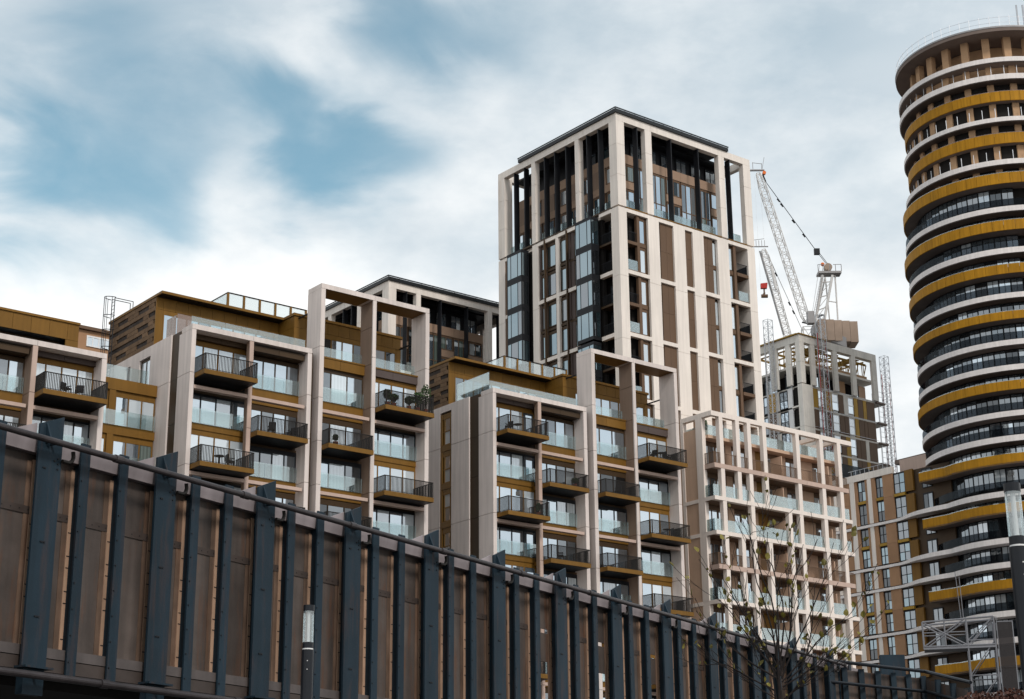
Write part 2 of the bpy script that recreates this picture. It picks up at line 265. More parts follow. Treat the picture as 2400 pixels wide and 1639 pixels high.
TH = R(38.3); UX, UY = math.cos(TH), math.sin(TH)
CO = Vector((-1.58852161, 129.99029425))        # south corner of the third apartment block: origin of the estate's grid
def WP(u, d, z=0): return Vector((CO.x + UX * u - UY * d, CO.y + UY * u + UX * d, z))
def S_(b, side):
    return b if not side else (b[2], b[3], b[0], b[1], b[4], b[5])
class Bld:
    """a building on the estate grid: x = along its street front, y = into the building, z = up"""
    def __init__(s, name, label, cat, u, d, group=None):
        s.root = bpy.data.objects.new(name, None); COL.objects.link(s.root); s.root.location = WP(u, d); s.root.rotation_euler = (0, 0, TH); s.root.empty_display_size = 2
        tag(s.root, label, cat, group); s.u = u; s.d = d; ABS[s.root.name] = Vector((0, 0, 0))
    def box(s, name, u0, u1, d0, d1, z0, z1, m, par=None):
        return link(name, boxmesh(u1 - u0, d1 - d0, z1 - z0, M[m]), par or s.root, (u0, d0, z0))
    def sb(s, name, side, a0, a1, p0, p1, z0, z1, m, par=None):
        return s.box(name, *S_((a0, a1, p0, p1, z0, z1), side), m, par)
    def multi(s, name, bl, m, par=None):
        me, o = multimesh(bl, M[m]); return link(name, me, par or s.root, o)
    def geo(s, name, v, f, m, par=None, smooth=False, loc=(0, 0, 0)):
        return link(name, mesh_from(name, v, f, M[m], smooth), par or s.root, loc)
    def stack(s, name, u0, u1, d0, d1, zs, m, gap=0.035):
        zs = sorted(zs)
        for a, b in zip(zs, zs[1:]): s.box(name, u0, u1, d0, d1, a + gap / 2, b - gap / 2, m)
    def row(s, name, side, cuts, p0, p1, z0, z1, m, gap=0.02):
        for a, b in zip(cuts, cuts[1:]): s.sb(name, side, a + gap / 2, b - gap / 2, p0, p1, z0, z1, m)
    def window(s, a0, a1, p, z0, z1, n, fm='bronze', head=0.0, side=False, kinds='sscb', fw=0.095, cuts=None, rows=1, transom=None):
        """a framed window; the panes are its children"""
        zt = z1 - head; dp = 0.10
        cuts = cuts or [a0 + (a1 - a0) * i / n for i in range(n + 1)]
        bl = [(a0, a1, p - dp / 2, p + dp / 2, z0, z0 + fw), (a0, a1, p - dp / 2, p + dp / 2, zt - fw, z1)]
        for i, c in enumerate(cuts):
            lo = c if i == 0 else c - fw / 2; hi = c if i == len(cuts) - 1 else c + fw / 2
            if i == 0: hi = c + fw
            if i == len(cuts) - 1: lo = c - fw
            bl.append((lo, hi, p - dp / 2 - 0.003, p + dp / 2 + 0.003, z0 + fw, zt - fw))
        zr = [z0 + fw, zt - fw] if not transom else [z0 + fw, z0 + (zt - z0) * transom, zt - fw]
        if transom:
            zz = zr[1]; bl.append((a0 + fw, a1 - fw, p - dp / 2 + 0.004, p + dp / 2 - 0.004, zz - fw / 2, zz + fw / 2))
        w = s.multi('window', [S_(b, side) for b in bl], fm)
        for i in range(len(cuts) - 1):
            for j in range(len(zr) - 1):
                k = random.choice(kinds); k = {'s': 'p_sky', 'c': 'p_curt', 'b': 'p_blind', 'd': 'p_dark', 'm': 'p_mid', 'g': 'p_green', 't': 'p_slate'}[k]
                lo = cuts[i] + (fw if i == 0 else fw / 2); hi = cuts[i + 1] - (fw if i == len(cuts) - 2 else fw / 2)
                s.sb('pane', side, lo, hi, p - 0.015, p + 0.015, zr[j], zr[j + 1], k, w)
        return w
    def glass(s, a0, a1, p, z0, z1, n=1, side=False, m='glass', par=None, name='glass_balustrade'):
        for i in range(n):
            x0 = a0 + (a1 - a0) * i / n; x1 = a0 + (a1 - a0) * (i + 1) / n
            s.sb(name, side, x0 + 0.01, x1 - 0.01, p - 0.012, p + 0.012, z0, z1, m, par)
    def railing(s, u0, u1, dout, din, z0, z1, m, par, left=True, right=True, step=0.115, bw=0.05, posts=0):
        bl = [(u0, u1, dout, dout + 0.05, z1 - 0.06, z1), (u0, u1, dout + 0.01, dout + 0.04, z0 + 0.05, z0 + 0.08)]
        n = max(2, int((u1 - u0) / step))
        for i in range(n + 1):
            c = u0 + (u1 - u0 - bw) * i / n; w = bw * (1.8 if i in (0, n) else 1)
            bl.append((c, c + w if i < n else c + bw, dout + 0.012, dout + 0.038, z0, z1 - 0.06))
        for flag, x in ((left, u0), (right, u1 - 0.05)):
            if not flag: continue
            bl.append((x, x + 0.05, dout + 0.052, din, z1 - 0.06, z1)); bl.append((x + 0.01, x + 0.04, dout + 0.052, din, z0 + 0.05, z0 + 0.08))
            k = max(2, int((din - dout) / step))
            for i in range(1, k + 1):
                c = dout + (din - dout - bw) * i / k; bl.append((x + 0.012, x + 0.038, c, c + bw, z0, z1 - 0.06))
        return s.multi('railing', bl, m, par)
    def balcony(s, u0, u1, dout, din, z0, z1, zr, fm='bronze', rm='rail', sm='black'):
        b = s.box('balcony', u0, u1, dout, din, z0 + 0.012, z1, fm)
        s.box('soffit', u0 + 0.08, u1 - 0.08, dout + 0.08, din, z0 - 0.005, z0 + 0.012, sm, b)  # thin black sheet: deep shade of the underside put into its colour
        s.railing(u0 + 0.03, u1 - 0.03, dout + 0.03, din, z1, zr, rm, b)
        return b
# ------------------------------------------------------------------ ground
def sheet(name, x0, x1, y0, y1, z, m):
    return tag(link(name, mesh_from(name, [(x0, y0, z), (x1, y0, z), (x1, y1, z), (x0, y1, z)], [(0, 1, 2, 3)], M[m])), kind='structure')
sheet('ground', -2500, 2500, -800, 4500, 0.0, 'paving')
def strip(name, pts, w, z, m):
    v = []; f = []
    for i, p in enumerate(pts):
        q = pts[min(i + 1, len(pts) - 1)]; o = pts[max(i - 1, 0)]; t = (Vector(q) - Vector(o)).normalized(); n = Vector((-t.y, t.x))
        v += [(p[0] + n.x * w, p[1] + n.y * w, z), (p[0] - n.x * w, p[1] - n.y * w, z)]
        if i: k = 2 * i; f.append((k - 2, k - 1, k + 1, k))
    return tag(link(name, mesh_from(name, v, f, M[m])), kind='structure')
strip('road', [(-60, -20), (-6, 2), (14, 30), (40, 72), (90, 150)], 4.5, 0.006, 'asphalt')

# ------------------------------------------------------------------ apartment blocks with stone frames
ZL = [40.33, 36.70, 33.35, 30.03, 26.70, 23.4, 20.1, 16.8, 13.5, 10.2, 6.9, 3.6, 0.0]
def X(l):
    return l + [l[-1] - 6.27]
def rows_P(b, u0, u1, dz, left=True, top='grey', wall=1.3, wend=None, deep=-1.4, nlev=4, furn=None, pan='scbs'):
    """a bay whose top flat has the balcony: balcony, glazed storey, balcony, ..."""
    we = wend or u1
    fm = 'greyb' if top == 'grey' else 'bronze_d'
    cut = (u0 + we) / 2
    for a, c in ((u0, cut), (cut, we)): b.box('fascia_panel', a + 0.015, c - 0.015, wall - 0.35, wall, 39.58 + dz, 40.0 + dz, fm)
    tops = X([39.58, 32.95, 26.65]); flo = X([36.68, 30.0, 23.72]); 
    for i in range(nlev):
        zt, zf = tops[i] + dz, flo[i] + dz
        n = 4
        b.window(u0, we, wall, zf, zt, n, 'bronze', 0.30, kinds=pan)
        b.balcony(u0 + 0.02, u1 - 0.02, deep, wall - 0.06, zf - 0.35, zf, zf + 1.2)
        zl = X([35.83, 29.56, 23.3])[i] + dz
        b.box('ledge', u0, u1, 0.02, 0.45, zl - 0.25, zl, 'pink')
        b.box('spandrel', u0, we, wall - 0.02, wall + 0.1, zl - 0.2, zf - 0.36, 'bronze_d')
        # glazed storey below
        zw1 = zl - 0.22; zw0 = X([33.38, 27.08, 20.8])[i] + dz
        b.window(u0, we, wall, zw0, zw1, n, 'black', 0.06, kinds='sscb')
        b.glass(u0 + 0.03, we - 0.05, wall - 0.22, zw0, zw0 + 1.12, 4)
        zb0 = X([32.95, 26.65, 20.4])[i] + dz
        b.box('spandrel', u0, we, wall - 0.12, wall + 0.1, zb0, zw0 - 0.004, 'bronze')
    for a in (u1 - 0.001,):
        pass
def rows_Q(b, u0, u1, dz, box=True, wall=1.3, w0=None, nlev=4, n=4, pan='smsb', deep=-0.95, top_fascia=None):
    """a bay whose top flat is glazed with a glass balustrade; the balcony comes one flat lower"""
    ws = w0 or u0
    if box:
        cut = (u0 + u1) / 2
        for a, c in ((u0, cut), (cut, u1 - 0.12)): b.box('fascia_panel', a + 0.01, c - 0.01, 0.3, wall, 39.36 + dz, 39.78 + dz, 'bronze_d')
        zt0 = 39.30
    else: zt0 = 39.46
    for i in range(nlev):
        zw1 = X([zt0, 32.45, 26.2])[i] + dz; zw0 = X([36.80, 30.15, 23.9])[i] + dz
        b.window(ws, u1, wall, zw0, zw1, n, 'bronze_d' if i == 0 else 'black', 0.22, kinds='smsc')
        b.glass(ws + 0.03, u1 - 0.05, wall - 0.22, zw0, zw0 + 1.12, 3)
        zl = X([35.83, 29.56, 23.3])[i] + dz
        b.box('spandrel', ws, u1, wall - 0.12, wall + 0.1, zl - 0.2, zw0 - 0.004, 'bronze')
        b.box('ledge', u0, u1 - 0.16, 0.02, 0.45, zl - 0.25, zl, 'pink')
        zf = X([33.02, 26.75, 20.5])[i] + dz
        b.window(ws, u1, wall, zf, zl - 0.22, n, 'bronze_d', 0.35, kinds=pan)
        b.balcony(u0 + 0.02, u1 - 0.35, deep, wall - 0.06, zf - 0.36, zf, zf + 1.15)
        b.box('spandrel', ws, u1, wall - 0.02, wall + 0.1, X([32.45, 26.2, 19.9])[i] + dz, zf - 0.37, 'bronze_d')
def low_frame(b, dz, mir=False):
    """two-bay stone frame, 10 m wide"""
    T = 40.33 + dz
    zc = [z + dz for z in ZL if z + dz > -0.01]; zc[0] = T - 0.38; zc = [z for z in zc if z >= 0] 
    if zc[-1] > 0.01: zc.append(0.0)
    c = (4.72, 5.04) if not mir else (4.71, 5.06)
    for u0, u1 in ((9.65, 10.01),): b.stack('frame_column', u0, u1, 0, 1.6, zc, 'stone')
    b.stack('frame_column', c[0], c[1], 0, 0.12, zc, 'pink'); b.stack('column_lining', c[0] + 0.012, c[1] - 0.012, 0.125, 0.5, [zc[0], 0], 'brownst')
    b.stack('mullion_return', c[1] + 0.30, c[1] + 0.52, 0.9, 1.28, [T - 0.4, 0], 'bronze_d')
    for a, e in ((0, 5.0), (5.0, 10.01)): b.box('frame_beam', a + 0.01, e - 0.01, 0, 1.6, T - 0.37, T, 'stone')
def penthouse(b, terr_glass=True):
    Z = 40.33; E = 44.32
    # main volume, set back
    b.box('penthouse_core', 0.12, 10.6, 6.22, 14.2, Z, E - 0.25, 'dark')
    cuts = [0.02, 0.62] + [0.62 + 1.03 * i for i in range(1, 10)] + [10.6]
    b.row('cladding_panel', False, cuts, 6.1, 6.2, 43.18, E - 0.22, 'bronze')
    b.box('cladding_panel', 0.02, 0.62, 6.1, 6.2, Z, 43.16, 'bronze')
    b.window(0.64, 10.55, 6.16, Z + 0.1, 43.16, 10, 'bronze', 0.25, kinds='sbsm')
    # patterned brick flank: courses of long bricks, some recessed and dark
    cells = []
    nd, nz = 9, 11
    dd = (14.1 - 6.1) / nd; hz = (E - 0.22 - Z) / nz
    for j in range(nz):
        for i in range(nd):
            dk = ((i * 5 + j * 3) % 4 in (0, 1)) and j % 2 == 1 and i > 0 or (j % 4 == 3 and i % 3 != 1)
            a0 = 6.12 + i * dd + (0.35 if j % 2 else 0); a1 = min(a0 + dd - 0.03, 14.1)
            if a0 >= 14.05: continue
            b.box('brick_panel', 0.03 if not dk else 0.10, 0.13, a0, a1, Z + j * hz + 0.012, Z + (j + 1) * hz - 0.012, 'brick_d' if dk else 'brick')
    # roof
    rf = b.box('roof', -0.02, 10.6, 5.15, 14.3, E - 0.2, E, 'bronze')
    b.box('soffit', 0.1, 10.55, 5.25, 6.1, E - 0.215, E - 0.2, 'black', rf)
    # forward volume behind the tall portal
    b.box('penthouse_core', 10.66, 20.4, 3.85, 14.0, Z, E - 0.25, 'dark')
    b.row('cladding_panel', False, [10.55 + 1.02 * i for i in range(0, 10)] + [20.55], 3.7, 3.8, 43.2, E - 0.22, 'bronze')
    b.row('cladding_panel', True, [3.8, 4.95, 6.08], 10.55, 10.63, 43.2, E - 0.22, 'bronze')
    b.row('cladding_panel', True, [3.8, 4.95, 6.08], 10.55, 10.63, Z, 43.18, 'bronze')
    b.box('cladding_panel', 10.55, 11.9, 3.7, 3.8, Z, 43.18, 'bronze')
    b.window(11.92, 20.1, 3.76, Z + 0.1, 43.18, 8, 'bronze', 0.3, kinds='ssmd')
    b.box('cladding_panel', 20.12, 20.55, 3.7, 3.8, Z, 43.18, 'bronze')
    b.box('roof', 10.45, 20.65, 3.6, 14.3, E - 0.2 + 0.003, E + 0.003, 'bronze')
    # roof railing: bronze posts with panes between
    for i in range(6):
        u = 5.9 + 1.4 * i
        b.box('rail_post', u, u + 0.16, 6.0, 6.16, E, E + 1.35, 'bronze')
        if i < 5: b.glass(u + 0.17, u + 1.39, 6.08, E + 0.12, E + 1.32, 1, name='rail_pane', m='glass_c')
    b.multi('rail_cap', [(5.9, 13.06, 6.0, 6.16, E + 1.36, E + 1.41), (5.9, 5.98, 6.17, 9.0, E + 1.36, E + 1.41)], 'black')
    b.glass(6.2, 9.0, 5.94, E + 0.12, E + 1.32, 2, side=True, name='rail_pane', m='glass_c')
    # support bars out to the portal
    for d in (2.6,):
        b.multi('tie_bar', [(10.9, 11.0, 1.9, 3.7, 43.9, 44.0), (20.42, 20.52, 1.9, 3.7, 43.2, 43.3)], 'black')
    # terrace glass over the low frame and inside the portal
    b.glass(0.45, 10.0, 1.05, Z + 0.01, Z + 0.95, 7)
    b.glass(11.1, 15.35, 1.45, Z + 0.02, Z + 0.88, 3)
    b.glass(15.75, 20.35, 1.45, Z + 0.02, Z + 0.88, 3)
def portal(b):
    T = 45.75
    zc = [T - 0.39, 40.7] + [z for z in ZL[1:]]
    for u0, u1, d1, m in ((10.67, 11.05, 1.95, 'stone'), (20.40, 20.77, 1.95, 'stone')): b.stack('frame_column', u0, u1, 0, d1, zc, m)
    b.stack('frame_column', 15.40, 15.72, 0, 0.12, zc, 'stone'); b.stack('column_lining', 15.412, 15.708, 0.125, 1.75, [T - 0.39, 43.2, 40.2, 36.7, 30.03, 23.4, 0], 'brownst')
    for a, e in ((10.67, 15.55), (15.55, 20.77)):
        o = b.box('frame_beam', a + 0.01, e - 0.01, 0, 1.95, T - 0.385, T, 'stone')
        b.box('soffit', max(a + 0.4, 11.07), e - 0.4 if e < 16 else 20.38, 0.06, 1.9, T - 0.39, T - 0.3855, 'bronze', o)
    # bronze pipe in the gap between the frames
    v, f = tubes([((10.34, 0.75, 0.0), (10.34, 0.75, 36.5), 0.2), ((10.34, 0.75, 36.55), (10.34, 0.75, 40.2), 0.2)], 12)
    b.geo('rain_pipe', v, f, 'bronze_d', smooth=False)
    b.box('gap_lining', 10.02, 10.66, 1.3, 1.5, 0, 40.25, 'bronze_d')
    # top storeys of the two portal bays
    for a, e, z0, m in ((11.05, 13.2, 39.46, 'bronze'), (13.2, 15.4, 39.46, 'bronze'), (15.72, 18.05, 39.6, 'greyb'), (18.05, 20.4, 39.6, 'greyb')):
        b.box('fascia_panel', a + 0.01, e - 0.01, 1.05, 1.3, z0, 40.2, m)
    for a, e in ((11.05, 15.4), (15.72, 20.4)): b.box('roof_edge', a, e, 1.0, 3.6, 40.21, 40.33, 'bronze')
    rows_Q(b, 11.05, 15.40, 0.0, box=False, wall=1.3, n=3, pan='smcd')
def block(name, label, u, side, pan):
    b = Bld(name, label, 'apartment block', u, 0, 'apartment blocks with stone frames')
    low_frame(b, 0)
    rows_P(b, 0.38, 4.72, 0, wend=5.3, top='grey' if side == 'C' else 'dk', pan=pan)
    rows_Q(b, 5.04, 9.65, 0, w0=5.58)
    portal(b)
    # right-hand portal bay: balcony on top (fascia is built by the portal)
    bb = X([36.68, 30.0, 23.72])
    for i in range(4):
        zt = X([39.58, 32.95, 26.65])[i]; zf = bb[i]
        b.window(15.72, 20.40, 1.3, zf, zt, 4, 'bronze', 0.3, kinds='sbss')
        b.balcony(15.76, 20.30, -1.4, 1.24, zf - 0.36, zf, zf + 1.2)
        zl = X([35.76, 29.5, 23.25])[i]
        b.box('ledge', 15.72, 20.4, 0.02, 0.45, zl - 0.25, zl, 'pink')
        b.box('spandrel', 15.72, 20.4, 1.28, 1.4, zl - 0.2, zf - 0.37, 'bronze_d')
        zw0 = X([33.38, 27.08, 20.8])[i]
        b.window(15.72, 20.4, 1.3, zw0, zl - 0.22, 4, 'black', 0.06, kinds='ssbs')
        b.glass(15.75, 20.36, 1.08, zw0, zw0 + 1.14, 4)
        b.box('spandrel', 15.72, 20.4, 1.18, 1.4, X([32.95, 26.65, 20.4])[i], zw0 - 0.004, 'bronze')
    # interior mass so that nothing shows through
    b.box('core', 0.35, 20.4, 1.45, 14.0, 0, 40.2, 'dark')
    # left flank: stone slabs, a recessed bronze strip, then stone again
    zc = [40.33, 36.72, 30.0, 23.4, 16.8, 10.2, 3.6, 0]
    b.stack('stone_slab', 0, 0.34, 0, 1.91, [39.95] + zc[1:], 'stone')
    b.row('bronze_panel', True, [1.94, 3.24], 0.12, 0.34, 36.72, 40.28, 'bronze_d')
    b.stack('bronze_panel', 0.12, 0.34, 1.94, 3.22, [36.72, 33.4, 30.0, 26.7, 23.4, 16, 8, 0], 'bronze_d')
    if side == 'B':
        b.stack('stone_slab', 0, 0.34, 3.25, 6.5, zc, 'stone')
        for a0, a1 in ((8.3, 9.85), (10.7, 12.4), (12.4, 14.1)): b.stack('stone_slab', 0, 0.34, a0, a1, zc, 'stone')
        for a0, a1 in ((6.5, 8.3), (9.85, 10.7)):
            b.box('stone_slab', 0, 0.34, a0 + 0.01, a1 - 0.01, 39.56, 40.32, 'stone'); b.stack('stone_slab', 0, 0.34, a0 + 0.01, a1 - 0.01, [36.8, 30, 23.4, 12, 0], 'stone')
        b.window(6.52, 8.28, 0.2, 36.85, 39.54, 2, 'bronze_d', 0.1, side=True, kinds='bm'); b.window(9.87, 10.68, 0.2, 36.85, 39.54, 1, 'black', 0.1, side=True, kinds='d')
        b.glass(3.2, 4.7, 0.3, 40.34, 41.9, 2, side=True, m='glass_b', name='privacy_screen'); b.glass(0.32, 1.5, 3.1, 40.34, 42.0, 1, m='glass_b', name='privacy_screen')
    else:
        b.stack('stone_slab', 0, 0.34, 3.25, 5.69, zc, 'stone'); b.stack('stone_slab', 0, 0.34, 7.29, 10.6, zc, 'stone'); b.stack('stone_slab', 0, 0.34, 10.6, 14.1, zc, 'stone')
        b.box('stone_slab', 0, 0.34, 5.71, 7.27, 39.75, 40.32, 'stone')
        for i in range(8):
            z1 = 39.6 - 3.25 * i
            b.window(5.75, 6.95, 0.1, z1 - 2.75, z1 - 0.25, 1, 'bronze', 0.12, side=True, kinds='bbs', transom=0.5, cuts=[5.85, 6.75])
            b.box('bronze_panel', 0.02, 0.34, 5.71, 7.27, z1 - 3.24, z1 - 2.77, 'bronze'); b.box('bronze_panel', 0.02, 0.3, 6.97, 7.27, z1 - 2.75, z1 - 0.01, 'bronze')
            b.box('bronze_panel', 0.05, 0.3, 5.71, 6.95, z1 - 0.24, z1 - 0.01, 'bronze')
        b.glass(1.07, 5.6, 0.45, 40.34, 42.0, 3, side=True, name='glass_screen')
    penthouse(b)
    return b
UB = -27.105; UA = -33.41
bC = block('apartment_block', 'stone framed apartment block with bronze penthouse directly in front of the tall pale tower', 0.0, 'C', 'sssb')
bB = block('apartment_block', 'stone framed apartment block with caged roof ladder and potted plants on a balcony', UB, 'B', 'csbb')

# block at the left edge of the picture (its top is one flat lower)
bA = Bld('apartment_block', 'stone framed apartment block with bronze top floor cut by the left edge', 'apartment block', UA - 10.01, 0, 'apartment blocks with stone frames')
DZ = -3.51
T_ = 40.33 + DZ
zc = [T_ - 0.38] + [z + DZ + 0.0 for z in ZL[1:-1]] + [0.0]
bA.stack('frame_column', 9.65, 10.01, 0, 1.6, zc, 'stone'); bA.stack('frame_column', 4.71, 5.06, 0, 0.12, zc, 'pink'); bA.stack('column_lining', 4.722, 5.048, 0.125, 1.45, zc, 'brownst'); bA.stack('frame_column', 0, 0.36, 0, 1.6, zc, 'stone')
for a, e in ((0, 5.0), (5.0, 10.01)): bA.box('frame_beam', a + 0.01, e - 0.01, 0, 1.6, T_ - 0.37, T_, 'stone')
rows_Q(bA, 0.36, 4.71, DZ, nlev=2, pan='bcsb'); rows_P(bA, 5.06, 9.65, DZ, nlev=2, top='grey', pan='bcbb')
bA.box('core', 0.2, 9.9, 1.62, 14, 0, T_ - 0.1, 'dark'); bA.box('flank_wall', 9.66, 10.01, 1.61, 14, 0, T_ - 0.01, 'stone')
bA.row('cladding_panel', False, [1.0 + 1.35 * i for i in range(7)] + [9.95], 5.0, 5.1, T_ + 2.2, T_ + 3.4, 'bronze')
bA.box('cladding_panel', 9.0, 9.95, 5.0, 5.1, T_, T_ + 2.18, 'bronze')
bA.window(0.5, 8.95, 6.0, T_, T_ + 2.25, 8, 'bronze_d', 0.2, kinds='bbsc')
bA.box('core', 0.5, 9.9, 6.1, 14, T_, T_ + 3.3, 'dark'); bA.box('flank_wall', 9.88, 9.96, 5.1, 14, T_, T_ + 3.4, 'bronze')
bA.box('soffit', 0.5, 9.0, 5.1, 6.0, T_ + 2.18, T_ + 2.25, 'black')
bA.box('roof', 0.4, 10.0, 4.9, 14.1, T_ + 3.41, T_ + 3.57, 'bronze')
bA.glass(0.4, 10.0, 3.0, T_ + 0.02, T_ + 1.0, 7)

# link between the first two blocks
bL = Bld('link_building', 'low bronze clad link with glass terrace rail between the two left blocks', 'building', UA, 5.0)
w = UB - UA
bL.box('core', 0.05, w - 0.05, 0.3, 9, 0, 36.6, 'dark')
bL.box('fascia_panel', 0.02, w - 0.02, 0, 0.25, 35.98, 36.83, 'bronze'); bL.box('terrace', 0.02, w - 0.02, 0.26, 9, 36.6, 36.8, 'paving')
for i in range(4):
    z1 = 35.96 - 3.27 * i
    for k, (a, e) in enumerate(((0.02, 0.62), (1.25, 1.75), (2.6, 3.15))):
        if k != 0: bL.box('pilaster', a, e if k == 2 and False else a + 0.5, 0.02, 0.25, z1 - 2.62, z1, 'bronze')
    bL.window(0.02, 1.24, 0.2, z1 - 2.62, z1, 1, 'bronze', 0.3, kinds='cb'); bL.window(1.76, 2.58, 0.2, z1 - 2.62, z1, 1, 'bronze', 0.3, kinds='bc'); bL.window(3.12, w - 0.05, 0.2, z1 - 2.62, z1, 3, 'bronze', 0.35, kinds='ggsb')
    bL.box('spandrel', 0.02, w - 0.02, 0.03, 0.25, z1 - 3.26, z1 - 2.64, 'bronze')
    bL.glass(0.05, w - 0.1, -0.08, z1 - 2.6, z1 - 1.5, 3)
bL.glass(0.05, w - 0.7, 0.15, 36.84, 37.85, 4)
# tan house roof seen far behind between the blocks
bX = Bld('rooftop_house', 'small tan rooftop with a row of bright windows behind the left blocks', 'building', UA + 2, 30)
bX.box('wall', 0, 14, 0, 8, 0, 48.85, 'tanbrick'); bX.box('roof', -0.3, 14.3, -0.3, 8.3, 48.86, 49.15, 'brown')
bX.window(9.3, 11.6, -0.03, 47.4, 48.4, 4, 'white', 0.05, kinds='b')

# caged ladder on the second block's flank
lad = Bld('cage_ladder', 'black caged access ladder climbing over the patterned brick flank', 'ladder', UB, 12.9)
segs = []
zb, zt = 36.9, 45.9
for d in (0.0, 0.5): segs.append(((-0.25, d, zb), (-0.25, d, zt), 0.035))
ru, rf_ = tubes(segs, 6); lad.geo('stile', ru, rf_, 'black')
v, f = tubes([((-0.25, 0, zb + 0.3 * i), (-0.25, 0.5, zb + 0.3 * i), 0.02) for i in range(int((zt - zb) / 0.3))], 5); lad.geo('rungs', v, f, 'black')
hoops = []; HN = 8
def hp(i, z): a = math.pi * i / HN; return (-0.25 - 0.75 * math.sin(a), 0.25 - 0.42 * math.cos(a), z)
for z in (39.0, 40.4, 41.8, 43.2, 44.4, 45.9): hoops += [(hp(i, z), hp(i + 1, z), 0.03) for i in range(HN)]
for i in (1, 3, 4, 5, 7): hoops.append((hp(i, 39.0), hp(i, 45.9), 0.022))
hoops += [((-0.25, 0, 45.9), (1.3, 0, 45.9), 0.03), ((-0.25, 0.5, 45.9), (1.3, 0.5, 45.9), 0.03), ((1.3, 0, 45.9), (1.3, 0, 44.3), 0.03), ((1.3, 0.5, 45.9), (1.3, 0.5, 44.3), 0.03)]
v, f = tubes(hoops, 6); lad.geo('cage', v, f, 'black')
